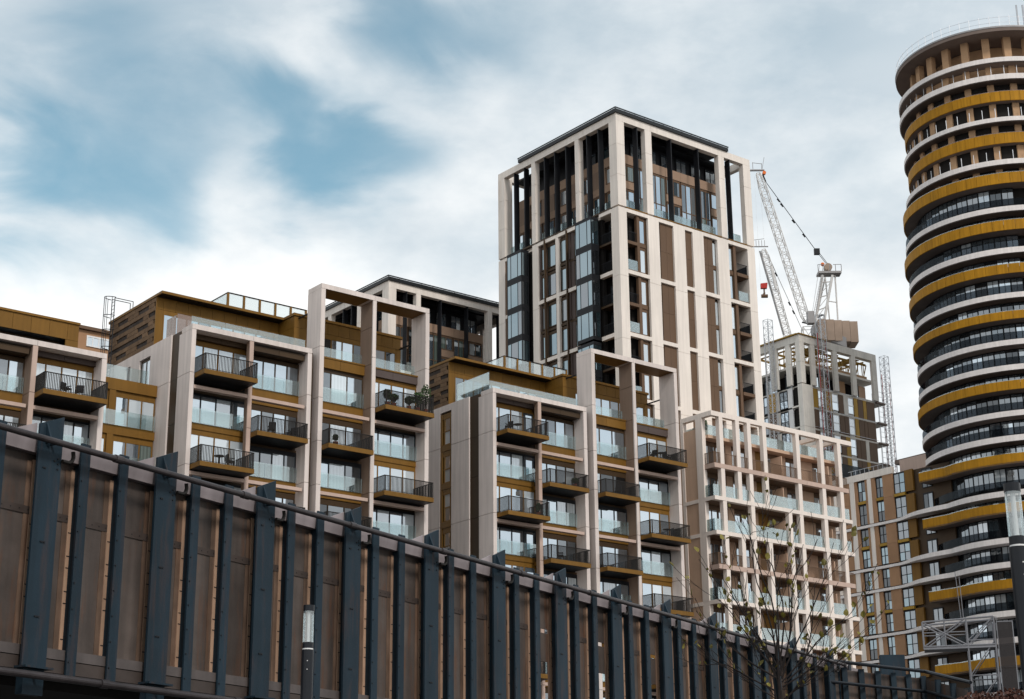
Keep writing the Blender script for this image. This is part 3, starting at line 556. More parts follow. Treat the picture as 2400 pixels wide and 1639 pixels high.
# ------------------------------------------------------------------ towers with open crowns
def crown(b, Wd, Dp, zt, zbm, zb, cu, cd, bu, bd, ib, cap, bk=True, cw=0.6, slab=True):
    """stone crown frame: beam ring on columns, black blades in the bays, set-back top flats behind"""
    # beams
    seg = lambda L, n: [L * i / n for i in range(n + 1)]
    b.row('crown_beam', False, seg(Wd, 4), 0, cw, zbm, zt, 'stone_w'); b.row('crown_beam', False, seg(Wd, 4), Dp - cw, Dp, zbm, zt, 'stone_w')
    b.row('crown_beam', True, [cw + (Dp - 2 * cw) * i / 4 for i in range(5)], 0, cw, zbm, zt, 'stone_w'); b.row('crown_beam', True, [cw + (Dp - 2 * cw) * i / 4 for i in range(5)], Wd - cw, Wd, zbm, zt, 'stone_w')
    zj = [zb, zb + (zbm - zb) * 0.36, zb + (zbm - zb) * 0.72, zbm]
    for i, (a, e) in enumerate(cu):
        d1 = cd[0][1] if i == 0 else cw
        b.stack('crown_column', a, e, 0, d1, zj, 'stone_w', 0.025)
        if bk: b.stack('crown_column', a, e, Dp - cw, Dp, zj, 'stone_w', 0.025)
    for i, (a, e) in enumerate(cd):
        if i == 0: continue
        b.stack('crown_column', 0, cw if e < Dp - 0.01 else cu[0][1], a, e, zj, 'stone_w', 0.025)
        if bk: b.stack('crown_column', Wd - cw, Wd, a, e, zj, 'stone_w', 0.025)
    for u in bu: b.box('blade', u, u + 0.11, 0.1, 0.75, zb + 0.1, zbm, 'black')
    for d in bd: b.box('blade', 0.1, 0.75, d, d + 0.11, zb + 0.1, zbm, 'black')
    # set-back flats
    i0, i1, j0, j1 = ib
    zc = zbm - 2.3
    b.box('inner_core', i0 + 0.15, i1 - 0.15, j0 + 0.15, j1 - 0.15, zb, zc, 'dark')
    b.box('roof_slab', i0 - 0.2, i1 + 0.2, j0 - 0.2, j1 + 0.2, zbm - 0.02, zbm + 0.2, 'black')
    b.multi('clerestory_post', [(i0 + 0.2, i1 - 0.2, j0 + 0.9, j0 + 1.1, zc, zbm - 0.05), (i0 + 0.9, i0 + 1.1, j0 + 1.2, j1 - 0.2, zc, zbm - 0.05)], 'black')
    n = int((i1 - i0) / 2.0)
    for k in range(n):
        a = i0 + (i1 - i0) * k / n; e = i0 + (i1 - i0) * (k + 1) / n
        b.box('tan_panel', a + 0.01, e - 0.01, j0, j0 + 0.12, zc - 0.95, zc + 0.05, 'tanp')
        if k % 3 == 0 or k == n - 1:
            b.window(a + 0.1, e - 0.1, j0 + 0.1, zb + 0.5 + 3.5, zc - 1.0, 2, 'brown', 0.1, kinds='smg')
            b.box('tan_panel', a + 0.01, e - 0.01, j0, j0 + 0.12, zb + 3.15, zb + 3.95, 'tanp')
            b.window(a + 0.1, e - 0.1, j0 + 0.1, zb + 0.3, zb + 3.1, 2, 'brown', 0.1, kinds='smst')
        else: b.window(a + 0.02, e - 0.02, j0 + 0.1, zb + 0.3, zc - 1.0, 3, 'brown', 0.1, kinds='smsg', transom=0.42)
        b.window(a + 0.15, e - 0.45, j0 + 0.84, zc + 0.25, zbm - 0.3, 2, 'black', 0.05, kinds='ss')
    n = int((j1 - j0) / 2.0)
    for k in range(n):
        a = j0 + 0.13 + (j1 - j0 - 0.13) * k / n; e = j0 + 0.13 + (j1 - j0 - 0.13) * (k + 1) / n
        b.box('tan_panel', i0, i0 + 0.12, a + 0.01, e - 0.01, zc - 0.95, zc + 0.05, 'tanp'); b.box('tan_panel', i0, i0 + 0.12, a + 0.01, e - 0.01, zb + 3.15, zb + 3.95, 'tanp')
        if k % 2: b.box('tan_panel', i0, i0 + 0.12, a + 0.01, e - 0.01, zb + 3.96, zc - 0.96, 'brownst')
        else: b.window(a + 0.1, e - 0.1, i0 + 0.1, zb + 4.0, zc - 1.0, 2, 'brown', 0.1, side=True, kinds='sms')
        b.window(a + 0.1, e - 0.1, i0 + 0.1, zb + 0.3, zb + 3.1, 2, 'brown', 0.1, side=True, kinds='sst')
        if k in (1, 2): b.window(a + 0.2, e - 0.2, i0 + 0.84, zc + 0.4, zbm - 0.4, 2, 'black', 0.05, side=True, kinds='st')
    if cap:
        b.box('roof_cap', -0.18, cap[0], -0.18, cap[1], zt + 0.012, zt + 0.38, 'roofcap')
        v, f = tubes([((-0.2, -0.2, zt + 0.48), (cap[0], -0.2, zt + 0.48), 0.07), ((-0.2, -0.2, zt + 0.48), (-0.2, cap[1], zt + 0.48), 0.07)] + [((cap[0] * i / 12 - 0.18, -0.18, zt + 0.3), (cap[0] * i / 12 - 0.18, -0.2, zt + 0.5), 0.03) for i in range(13)], 6)
        b.geo('roof_rail', v, f, 'roofcap')
bT = Bld('tower', 'tall square pale stone tower with open columned crown and dark bay windows', 'tower', 22.27, 8.72)
crown(bT, 18.94, 19.07, 74.84, 74.10, 65.0, [(0, 1.07), (3.88, 4.76), (14.22, 15.06), (17.87, 18.94)], [(0, 1.10), (5.74, 6.34), (12.78, 13.39), (18.0, 19.07)],
      [2.85, 7.51, 11.35, 15.9], [2.78, 4.54, 7.84, 9.64, 11.32, 14.66, 16.37], (2.1, 17.0, 2.0, 18.3), (15.6, 15.4))
b = bT
for a, e, n in ((1.07, 3.88, 2), (4.76, 14.22, 6), (15.06, 17.87, 2)): b.glass(a + 0.03, e - 0.03, 0.85, 65.05, 66.25, n); b.box('sill', a, e, -0.02, 0.5, 64.86, 65.0, 'bronze')
for a, e, n in ((1.12, 5.72, 3), (6.36, 12.76, 4), (13.41, 17.98, 3)): b.glass(a, e, 0.85, 65.05, 66.25, n, side=True); b.box('sill', -0.02, 0.5, a, e, 64.86, 65.0, 'bronze_d')
b.box('crown_floor', 0.4, 18.5, 0.4, 18.6, 64.5, 64.98, 'stone_w')
b.box('core', 1.3, 17.5, 2.72, 18.6, 0, 64.45, 'dark'); b.box('core', 1.3, 2.2, 2.2, 2.72, 0, 64.45, 'dark'); b.box('core', 2.2, 16.2, 1.0, 2.71, 0, 64.45, 'dark')
WH = [(0, 1.07), (3.88, 5.35), (7.33, 8.92), (9.98, 11.51), (13.48, 15.06), (17.87, 18.94)]
OP = [(1.07, 3.88), (5.35, 7.33), (8.92, 9.98), (11.51, 13.48), (15.06, 17.87)]
BZ = [64.66 - 6.385 * i for i in range(0, 9)]                     # band centres
zj = [64.84] + [z - 0.55 for z in BZ[1:]] + [0]
for i, (a, e) in enumerate(WH): b.stack('stone_pier', a, e, 0, 1.1 if i == 0 else 2.39 if i == 5 else 0.42, zj, 'stone_w', 0.025)
for z in BZ:
    for a, e in OP: b.box('stone_band', a, e, 0.0, 0.41, z - 0.19, z + 0.19, 'stone_w')
for i, zc_ in enumerate(BZ[:-1]):
    z1 = zc_ - 0.19; z0 = BZ[i + 1] + 0.19; zm = (z0 + z1) / 2
    # corner balconies
    for zf, gl in ((zm, False), (z0, True)):
        b.box('balcony_slab', 1.08, 2.5, 0.1, 2.2, zf - (0.2 if zf == zm else 0.0), zf + 0.12, 'brown')
        if gl: b.glass(1.1, 2.5, 0.2, zf + 0.12, zf + 1.2, 1)
        else: b.multi('railing', [(1.1, 2.5, 0.2, 0.25, zf + 1.1, zf + 1.15)] + [(1.12 + 0.13 * k, 1.14 + 0.13 * k, 0.21, 0.235, zf + 0.12, zf + 1.1) for k in range(11)], 'black')
    b.box('mullion', 2.5, 2.86, 0.15, 0.5, z0 + 0.13, z1, 'brown'); b.box('mullion', 3.66, 3.87, 0.25, 0.5, z0 + 0.13, z1, 'bronze_d')
    for q0, q1 in ((z0 + 0.13, zm - 0.2), (zm + 0.2, z1 - 0.1)): b.window(2.87, 3.65, 0.32, q0, q1, 1, 'brown', 0.2, kinds='sbs')
    b.box('spandrel', 2.87, 3.65, 0.2, 0.5, zm - 0.19, zm + 0.19, 'brown')
    # panel bays
    for a, e, wl in ((5.66, 7.31, (5.36, 5.65)), (8.93, 9.97, None), (11.52, 12.94, (12.97, 13.46))):
        cs = [a, (a + e) / 2, e] if wl else [a, e]
        for q0, q1 in ((z0 + 0.02, zm - 0.01), (zm + 0.01, z1 - 0.04)): b.row('brown_panel', False, cs, 0.2, 0.4, q0, q1, 'brown', 0.02)
        if wl:
            for q0, q1 in ((z0 + 0.1, zm - 0.2), (zm + 0.2, z1 - 0.25)): b.window(wl[0], wl[1], 0.38, q0, q1, 1, 'bronze_d', 0.04, kinds='sb', fw=0.04)
            b.box('spandrel', wl[0], wl[1], 0.3, 0.42, zm - 0.19, zm + 0.19, 'brown')
    b.multi('bay_back', [(5.36, 7.32, 0.43, 0.6, z0, z1), (8.93, 9.97, 0.43, 0.6, z0, z1), (11.52, 13.47, 0.43, 0.6, z0, z1)], 'dark')
    # right corner bay: window, mullion, open loggia
    for q0, q1 in ((z0 + 0.1, zm - 0.25), (zm + 0.2, z1 - 0.25)): b.window(15.08, 15.86, 0.36, q0, q1, 1, 'bronze_d', 0.05, kinds='sb')
    b.box('spandrel', 15.08, 15.86, 0.28, 0.45, zm - 0.24, zm + 0.19, 'brown'); b.box('mullion', 15.88, 16.24, 0.15, 0.6, z0, z1, 'brown')
    for zf in (zm, z0):
        b.box('balcony_slab', 16.25, 17.86, 0.05, 2.4, zf - (0.25 if zf == zm else 0.0), zf + 0.1, 'brown')
        if i == 0 and zf == z0: b.glass(16.4, 17.8, 0.15, zf + 0.1, zf + 1.15, 1)
        else: b.multi('railing', [(16.4, 17.8, 0.12, 0.17, zf + 1.1, zf + 1.15)] + [(16.42 + 0.125 * k, 16.45 + 0.125 * k, 0.13, 0.16, zf + 0.1, zf + 1.1) for k in range(11)] + [(17.75, 17.8, 0.18, 1.6, zf + 0.15, zf + 1.1)], 'black')
    b.box('loggia_wall', 16.3, 17.86, 2.41, 2.7, z0, z1, 'tanp')
# left flank
WD = [(12.48, 13.39), (18.0, 19.07)]
for a, e in WD: b.stack('stone_pier', 0, 0.42, a, e, zj, 'stone_w', 0.025)
b.stack('stone_pier', 0, 0.4, 5.60, 5.74, zj, 'stone_w'); b.stack('stone_pier', 0, 0.36, 9.22, 9.65, zj, 'stone_w')
for z in BZ:
    for a, e in ((1.11, 2.9), (5.74, 9.22), (9.65, 12.48)): b.box('stone_band', 0.0, 0.41, a, e, z - 0.19, z + 0.19, 'stone_w')
    b.box('stone_band', 0.0, 0.41, 16.6, 18.0, z - 0.19, z + 0.19, 'stone_w')
b.box('flank_lining', 0.45, 0.8, 12.9, 18.0, 0, 64.4, 'dark'); b.box('flank_lining', 0.45, 0.8, 2.9, 12.9, 0, 64.4, 'dark')
b.stack('reveal', 0.05, 0.44, 16.75, 17.99, zj, 'brown')
for i, zc_ in enumerate(BZ[:-1]):
    z1 = zc_ - 0.19; z0 = BZ[i + 1] + 0.19; zm = (z0 + z1) / 2
    for zf in (z0, zm):
        b.box('balcony_slab', 0.1, 1.2, 1.12, 3.0, zf - 0.12, zf + 0.1, 'bronze_d')
        b.multi('railing', [(0.15, 0.2, 1.14, 2.9, zf + 1.1, zf + 1.15)] + [(0.16, 0.19, 1.16 + 0.14 * k, 1.18 + 0.14 * k, zf + 0.1, zf + 1.1) for k in range(12)], 'black')
        b.window(1.5, 2.4, 0.9, zf + 0.1, zf + 2.3, 1, 'black', 0.1, side=True, kinds='dm')
    for q0, q1 in ((z0 + 0.05, zm - 0.15), (zm + 0.15, z1 - 0.05)):
        for a, e, k in ((6.2, 7.05, 'dt'), (7.95, 9.2, 'ttm'), (9.9, 11.3, 'ttmt'), (11.75, 12.2, 'td')):
            b.window(a, e, 0.3, q0 + 0.1, q1 - 0.1, 1, 'bronze_d', 0.22, side=True, kinds=k)
        b.multi('bronze_lining', [(0.2, 0.44, 5.75, 6.19, q0, q1), (0.15, 0.44, 11.31, 11.74, q0, q1), (0.15, 0.44, 7.55, 7.94, q0, q1), (0.2, 0.44, 12.21, 12.47, q0, q1), (0.25, 0.44, 7.06, 7.54, q0, q1)], 'greyb')
    b.box('spandrel', 0.22, 0.44, 5.75, 9.21, zm - 0.14, zm + 0.14, 'bronze_d'); b.box('spandrel', 0.22, 0.44, 9.66, 12.47, zm - 0.14, zm + 0.14, 'bronze_d')
    b.multi('fin', [(-0.12, 0.1, 7.78, 7.94, z0 - 0.3, z1 + 0.3), (-0.12, 0.1, 11.26, 11.42, z0 - 0.3, z1 + 0.3)], 'bronze_d')
def bay(d0, d1, ztop, n):
    """projecting glazed bay, storey by storey"""
    for k in range(n):
        z1 = ztop - 3.19 * k
        w_ = b.multi('bay_window', [(-0.9, 0.1, d0, d1, z1 - 0.32, z1), (-0.9, 0.1, d0, d1, z1 - 3.18, z1 - 2.82)] + [(-0.9, -0.82, d, d + 0.07, z1 - 2.81, z1 - 0.33) for d in (d0, d0 + 0.62, d0 + 1.75, d1 - 0.07)] + [(x, x + 0.07, d0, d0 + 0.07, z1 - 2.81, z1 - 0.33) for x in (-0.5, 0.0)], 'black')
        for a, e in ((d0 + 0.07, d0 + 0.62), (d0 + 0.69, d0 + 1.75), (d0 + 1.82, d1 - 0.07)): b.box('pane', -0.88, -0.86, a, e, z1 - 2.81, z1 - 0.33, random.choice(('p_slate', 'p_slate', 'p_mid')), w_)
        for a, e in ((-0.82, -0.5), (-0.43, 0.0)): b.box('pane', a, e, d0 + 0.02, d0 + 0.04, z1 - 2.81, z1 - 0.33, random.choice(('p_slate', 'p_dark', 'p_slate')), w_)
        b.box('bay_core', -0.8, 0.1, d0 + 0.1, d1 - 0.1, z1 - 2.8, z1 - 0.34, 'dark', w_)
bay(3.1, 5.5, 64.55, 4); bay(3.1, 5.5, 51.6, 4); bay(14.1, 16.5, 64.5, 5)

bH = Bld('tower', 'lower square pale stone tower with dark roof edge, partly hidden behind the portal', 'tower', 15.33, 38.22)
crown(bH, 17.6, 17.6, 64.28, 63.52, 54.6, [(0, 1.0), (3.63, 4.25), (13.41, 14.06), (16.6, 17.6)], [(0, 1.23), (5.6, 6.2), (11.6, 12.2), (16.4, 17.6)], [2.4, 7.01, 10.67, 15.2], [3.0, 7.5, 9.2, 13.5], (1.9, 14.2, 1.9, 15.0), (17.7, 17.7))
b = bH
b.box('crown_floor', 0.3, 17.3, 0.3, 17.3, 54.2, 54.58, 'stone_w'); b.box('core', 0.5, 17, 0.5, 17, 0, 54.15, 'brown')
for a, e in ((0, 1.0), (3.63, 5.0), (8, 9.5), (13.41, 14.06), (16.6, 17.6)): b.stack('stone_pier', a, e, 0, 0.45, [54.58, 40, 26, 12, 0], 'stone_w')
b.glass(1.02, 3.6, 0.85, 54.6, 55.8, 2); b.glass(4.27, 13.4, 0.85, 54.6, 55.8, 6)

# ------------------------------------------------------------------ cream grid building
bD = Bld('apartment_building', 'cream gridded balcony apartment building in front of the half built block', 'apartment building', 27.27, 2.40)
b = bD; Wd = 18.85
b.box('core', 0.4, 18.5, 2.1, 15, 0, 41.1, 'dark')
cA = [1.0, 3.17, 4.7, 6.78, 11.36, 14.76, 17.32]; cB = [1.06, 4.72, 9.75, 11.3, 14.75, 17.34]; cC = [1.1, 3.25, 4.74, 6.85, 9.77, 11.38, 14.78, 17.33]
CW = 0.48; CD = 0.45
def cols(us, z0, z1):
    for u in us: b.stack('grid_column', u, u + CW, 0.0, CD, [z0, z1], 'cream', 0.0)
TOPB = (43.10, 43.55)
b.row('top_beam', False, [0, 4.9, 9.9, 14.9, 19.5], 0, CD, *TOPB, 'cream'); b.row('top_beam', True, [CD, 2.1, 4.14], 0, CD, *TOPB, 'cream')
b.multi('top_beam', [(u, u + 0.4, CD + 0.01, 3.4, 43.12, 43.5) for u in (14.8, 17.35)], 'cream')
def slab(z1, h=0.36, u0=0.0, u1=Wd, m='cream', d1=2.1):
    for a, e in ((u0, 6.3), (6.3, 12.6), (12.6, u1)): o = b.box('floor_edge', a + 0.01, e - 0.01, -0.02, d1, z1 - h, z1, m); b.box('soffit', a + 0.06, e - 0.06, 0.5, d1 - 0.02, z1 - h - 0.012, z1 - h - 0.001, 'brown', o)  # dark brown sheet added under each slab to paint the shade there
sl = [35.52, 32.32, 26.06, 22.86, 16.6, 13.4, 7.1]
for z in sl: slab(z)
for z in (38.61, 29.24, 19.8, 10.3): slab(z, 0.42, 0.15, 18.6, 'pink')
cols(cA, 38.61, TOPB[0]); cols(cA, 35.52, 38.19); cols(cB, 32.32, 35.16); cols(cC, 29.24, 31.96); cols(cC, 26.06, 28.82); cols(cB, 22.86, 25.7); cols(cC, 19.8, 22.5); cols(cC, 16.6, 19.4); cols(cB, 13.4, 16.2); cols(cB, 0, 13.0)
levels = [(38.61, 41.2, 'r'), (35.52, 38.19, 'g'), (32.32, 35.16, 'g'), (29.24, 31.96, 'r'), (26.06, 28.82, 'g'), (22.86, 25.7, 'g'), (19.8, 22.5, 'r'), (16.6, 19.4, 'g')]
bays = [1.5, 4.72, 6.85, 11.4, 14.76, 17.34, 18.6]
for zi, (z0, z1, k) in enumerate(levels):
    # facade behind the balconies: terracotta panels with glazed doors
    seq = [(0.45, 'p'), (0.7, 'w2'), (2.3, 'w1' if zi % 2 else 'w2'), (3.6, 'p'), (4.4, 'w1'), (5.3, 'w1'), (6.3, 'p'), (7.6, 'd'), (9.0, 'w1'), (10.0, 'w1'), (11.0, 'p'), (11.8, 'w2'), (13.3, 'p'), (14.6, 'p'), (15.6, 'w1'), (16.6, 'w1' if zi % 2 else 'p'), (17.6, 'p'), (18.5, None)]
    for (a, t), (e, _) in zip(seq, seq[1:]):
        if t == 'p': b.box('terracotta_panel', a + 0.008, e - 0.008, 1.9, 2.08, z0, z1, 'terra')
        elif t == 'd': b.box('recess_wall', a, e, 2.0, 2.08, z0, z1, 'bronze')
        else: b.window(a + 0.01, e - 0.01, 2.0, z0 + 0.05, z1 - 0.02, int(t[1]), 'brown', 0.35, kinds='sbs' if t == 'w1' else 'msbs')
    if k == 'g':
        us = [0.08] + [c for c in (cA if zi < 2 else cB if zi in (2, 5) else cC)] + [18.7]
        for a, e in zip(us, us[1:]): b.glass(a + (CW if a > 0.1 else 0), e - 0.02, 0.22, z0 + 0.02, z0 + 1.12, 1)
        b.glass(0.25, 1.3, 0.1, z0 + 0.02, z0 + 1.12, 1, side=True)
    else:
        b.railing(0.2, 18.55, 0.1, 1.3, z0, z0 + 1.08, 'brown', None, right=False, step=0.125)
    for u in (7.3, 13.9): b.box('party_screen', u + 2.4, u + 2.5, 0.5, 1.9, z0, z0 + 2.1, 'terra')
# roof terrace
b.box('roof_terrace', 0.45, 18.5, 0.95, 15, 41.2, 41.5, 'terra')
b.glass(0.6, 18.3, 1.2, 41.52, 42.55, 10); b.glass(1.2, 4.0, 0.6, 41.52, 42.55, 2, side=True)
# left flank
for z0, z1 in zip([43.1, 35.52, 32.32, 26.06, 22.86, 16.6][1:], [43.1, 35.16, 31.96 + 0.36, 25.7 + 0.36, 22.5 + 0.36][0:]):
    pass
fl = [43.10, 41.5, 35.52]; 
def flank(z0, z1):
    b.stack('grid_column', 0, 0.45, 1.28, 2.12, [z0, z1], 'cream', 0); b.stack('grid_column', 0, 0.45, 3.76, 4.14, [z0, z1], 'cream', 0)
    b.box('terracotta_panel', 0.06, 0.4, 2.13, 3.75, z0, min(z1, 42.2), 'terra')
for z0, z1 in ((38.61, 43.1), (35.52, 38.60), (32.32, 35.15), (26.06, 31.95), (22.86, 25.69), (16.6, 22.49), (0, 16.2)): flank(z0, z1)
for z in sl: b.box('floor_edge', 0.0, 0.45, 2.11, 4.14, z - 0.35, z - 0.01, 'cream')
b.box('flank_wall', 0.3, 0.5, 4.15, 15, 0, 41.1, 'terra')
plant_spots = [(0.9, 1.9, 41.5, 0.9), (0.4, 2.6, 41.5, 0.5)]

# ------------------------------------------------------------------ half built block
bE = Bld('construction_building', 'half built concrete framed block with gold insulation boards under the cranes', 'construction site', 100.59, 55.85)
b = bE
CU = [(0, 0.95), (2.4, 3.3), (7.38, 8.3), (11.53, 12.47), (16.3, 17.36)]; CDp = [(0, 0.93), (2.0, 2.95), (4.7, 6.05), (9.0, 10.0), (14, 15)]
b.row('top_beam', False, [0, 6, 11.8, 17.36], 0, 0.9, 78.68, 79.8, 'concg'); b.row('top_beam', True, [0.9, 5, 10, 15], 0, 0.9, 78.68, 79.8, 'concg')
for i, (a, e) in enumerate(CU): b.stack('frame_column', a, e, 0, 0.9 if i == 0 else 0.42, [72.3, 75.6, 78.68], 'concg')
for a, e in CDp[1:]: b.stack('frame_column', 0, 0.42, a, e, [72.3, 75.6, 78.68], 'concg')
for a, e in ((0, 2.3),): b.stack('frame_column', a, e, 0, 0.9, [50, 58, 65.7, 72.2], 'concg')
for z in (75.6, 72.3, 69.05, 65.85, 62.6, 59.4, 56.2): 
    b.box('floor_slab', 0.92, 18.9 if z < 73 else 17.3, 0.4, 15, z - 0.32, z, 'concg')
    if z < 73: b.box('floor_edge', 16.9, 19.0, 0.1, 0.38, z - 0.3, z - 0.02, 'soffit')
b.box('core', 3.5, 15.5, 3.2, 14, 0, 75.2, 'dark'); b.box('core', 1.2, 16.4, 1.3, 3.2, 0, 72.0, 'dark')
for a, e, z0 in ((3.4, 7.3, 72.35), (8.35, 11.5, 72.35), (12.5, 16.2, 72.35), (1.0, 2.35, 72.35)):
    b.window(a + 0.3, a + (e - a) * 0.55, 1.6, z0, z0 + 2.6, 2, 'black', 0.5, kinds='sms'); b.box('board', a + (e - a) * 0.6, e, 1.6, 1.7, z0, z0 + 2.4, random.choice(('conc', 'terra', 'conc')))
for a, e in ((1.2, 1.9), (3.1, 4.6), (6.2, 8.8)):
    b.window(a, e, 1.5, 72.4, 74.9, 1, 'black', 0.2, side=True, kinds='sm')
# cladding of the lower floors, piece by piece
x = 2.35; pat = ['gold', 'w', 'gold', 'w', 'brown', 'concg', 'w', 'gold', 'brown', 'gold', 'brown']; wd = [1.5, 1.35, 1.7, 1.5, 1.1, 1.0, 1.35, 0.9, 1.2, 0.8, 1.9]
for k, (p, w_) in enumerate(zip(pat, wd)):
    for j in range(5):
        z1 = 72.0 - 3.22 * j; z0 = z1 - 2.95
        pp = p if j == 0 or p == 'w' else random.choice(('brown', 'gold', 'brown', 'brown', 'concg'))
        if p == 'w': b.window(x + 0.03, x + w_ - 0.05, 0.5, z0 + 0.3, z1, 1, 'white', 0.1, kinds='bbs', transom=0.5); b.multi('vent_block', [(x + 0.1 + 0.28 * q, x + 0.24 + 0.28 * q, 0.4, 0.6, z0 - 0.1, z0 + 0.2) for q in range(4)], 'white')
        else: b.box('cladding_panel', x + 0.02, x + w_ - 0.06, 0.38, 0.6, z0, z1, pp)
    x += w_
b.multi('scaffold_rail', [(2.3, 16.9, 0.18, 0.24, z, z + 0.05) for z in (72.2, 66.0, 68.9)], 'galv')
# left flank lower floors
for j in range(5):
    z1 = 72.0 - 3.22 * j; z0 = z1 - 2.95
    b.box('balcony_recess', 0.6, 0.7, 0.95, 2.2, z0, z1, 'dark'); b.box('balcony_slab', 0.1, 0.6, 0.95, 2.3, z0 - 0.25, z0, 'concg')
    b.box('white_board', 0.3, 0.5, 2.3, 3.2, z0, z1, 'white'); b.window(3.3, 4.9, 0.4, z0 + 0.1, z1 - 0.1, 2, 'black', 0.1, side=True, kinds='sm', transom=0.45)
    b.box('cladding_panel', 0.3, 0.5, 5.7, 7.0, z0, z1, 'gold' if j == 0 else 'brown'); b.window(7.4, 8.8, 0.4, z0 + 0.1, z1 - 0.1, 2, 'black', 0.1, side=True, kinds='sm', transom=0.45); b.box('white_board', 0.3, 0.5, 4.95, 5.65, z0, z1, 'concg')
# yellow formwork and props on the top deck
segs = []
for u in [1.3, 2.0, 3.6, 4.3, 5.2, 6.2, 7.0, 8.6, 9.4, 10.4, 11.2, 12.8, 13.6, 14.6, 15.6, 16.0]:
    for d in (1.4, 4.5, 8.0):
        segs.append(((u, d, 75.6), (u + random.uniform(-0.2, 0.2), d, 78.5), 0.07))
for u in range(9): segs.append(((1.2 + u * 1.8, 1.4, 75.7), (2.2 + u * 1.8, 1.4, 78.3), 0.09))
v, f = tubes(segs, 5); tag(b.geo('props', v, f, 'gold'), kind='stuff')
b.multi('formwork', [(0.95, 16.3, d, d + 0.2, 78.1, 78.4) for d in (1.2, 3.2, 5.6, 9.0)] + [(u, u + 0.18, 1.0, 9.2, 78.41, 78.6) for u in (1.4, 3.9, 6.3, 9.6, 12.9, 15.4)] + [(3.4, 7.2, 1.0, 4.2, 78.61, 78.68), (12.6, 14.6, 1.0, 5.2, 78.61, 78.68)], 'gold')
b.multi('deck_board', [(-0.3, 0.4, 0.3, 14.5, 79.83, 80.0), (-0.25, 6.0, -0.2, 0.25, 79.83, 79.95)], 'gold')
b.box('upstand', 0.95, 16.2, 1.1, 1.25, 75.61, 76.3, 'conc')
v, f = tubes([((17.6 + 0.0, 0.3 + d, 50 ), (17.6, 0.3 + d, 74), 0.04) for d in (0, 1.2)] + [((18.9, 0.3 + d, 50), (18.9, 0.3 + d, 74), 0.04) for d in (0, 1.2)] + [((17.6, 0.3, z), (18.9, 0.3, z), 0.03) for z in [50 + 0.8 * i for i in range(31)]], 4)
b.geo('edge_scaffold', v, f, 'galv')
# hanging debris fan below
b.box('crash_deck', 4.0, 19.5, -1.8, 0.1, 57.0, 57.3, 'black'); b.multi('crash_netting', [(4.0, 19.5, -1.8, -1.75, 57.3, 60.4)], 'glass_d')

# hoist masts
def mast(name, label, u, d, z0, z1, w=1.0, red=False):
    t = Bld(name, label, 'hoist mast', u, d, 'hoist masts on the building site')
    sg = []
    for x in (0, w):
        for y in (0, w): sg.append(((x, y, z0), (x, y, z1), 0.055))
    n = int((z1 - z0) / (w * 1.15)); st = (z1 - z0) / n
    for i in range(n + 1):
        z = z0 + i * st
        for p, q in (((0, 0), (w, 0)), ((w, 0), (w, w)), ((0, 0), (0, w)), ((0, w), (w, w))):
            sg.append(((*p, z), (*q, z), 0.035))
            if i < n: sg.append(((*p, z), (*q, z + st), 0.03))
    v, f = tubes(sg, 4); t.geo('lattice', v, f, 'galv')
    sg = [((-0.35, w / 2, z0), (-0.35, w / 2, z1 - 3), 0.06), ((w + 0.3, w / 2, z0), (w + 0.3, w / 2, z1 - 4), 0.05)]
    v, f = tubes(sg, 5); t.geo('guide_rail', v, f, 'red' if red else 'craneg')
    b_ = t.box('base_box', -0.3, w + 0.3, -0.3, w + 0.3, z0 - 1.5, z0 - 0.02, 'red' if red else 'craneg')
    return t
mast('hoist_mast', 'thin grey hoist mast rising on the left flank of the half built block', 99.2, 60.6, 40, 83.2)
mast('hoist_mast', 'grey hoist mast with red ties climbing the front of the half built block', 104.2, 54.6, 40, 83.4, red=True)
mast('hoist_mast', 'outer hoist mast standing at the right end of the half built block', 120.2, 56.0, 52, 80.2, red=True)
# ------------------------------------------------------------------ generic thing at a world position
class Obj(Bld):
    def __init__(s, name, label, cat, loc, rot=0.0, group=None):
        s.root = bpy.data.objects.new(name, None); COL.objects.link(s.root); s.root.location = loc; s.root.rotation_euler = (0, 0, rot); s.root.empty_display_size = 0.5
        tag(s.root, label, cat, group); ABS[s.root.name] = Vector((0, 0, 0))

# ------------------------------------------------------------------ luffing cranes
def lattice(p0, p1, w, h, n, r=0.06, r2=0.035, taper=0.5):
    p0 = Vector(p0); p1 = Vector(p1); a = (p1 - p0).normalized(); s = a.cross(Vector((0, 1, 0))).normalized(); t = a.cross(s).normalized()
    sg = []; prev = None
    for i in range(n + 1):
        k = i / n; sc = 1.0
        if k > 0.9: sc = 1 - (k - 0.9) / 0.1 * (1 - taper)
        if k < 0.05: sc = taper + (1 - taper) * k / 0.05
        c = p0.lerp(p1, k); q = [c + s * (w / 2 * x * sc) + t * (h / 2 * y * sc) for x, y in ((-1, -1), (1, -1), (1, 1), (-1, 1))]
        for j in range(4): sg.append((q[j], q[(j + 1) % 4], r2))
        if prev:
            for j in range(4):
                sg.append((prev[j], q[j], r)); jj = (j + 1) % 4
                sg.append((prev[j], q[jj], r2) if i % 2 else (prev[jj], q[j], r2))
        prev = q
    return sg
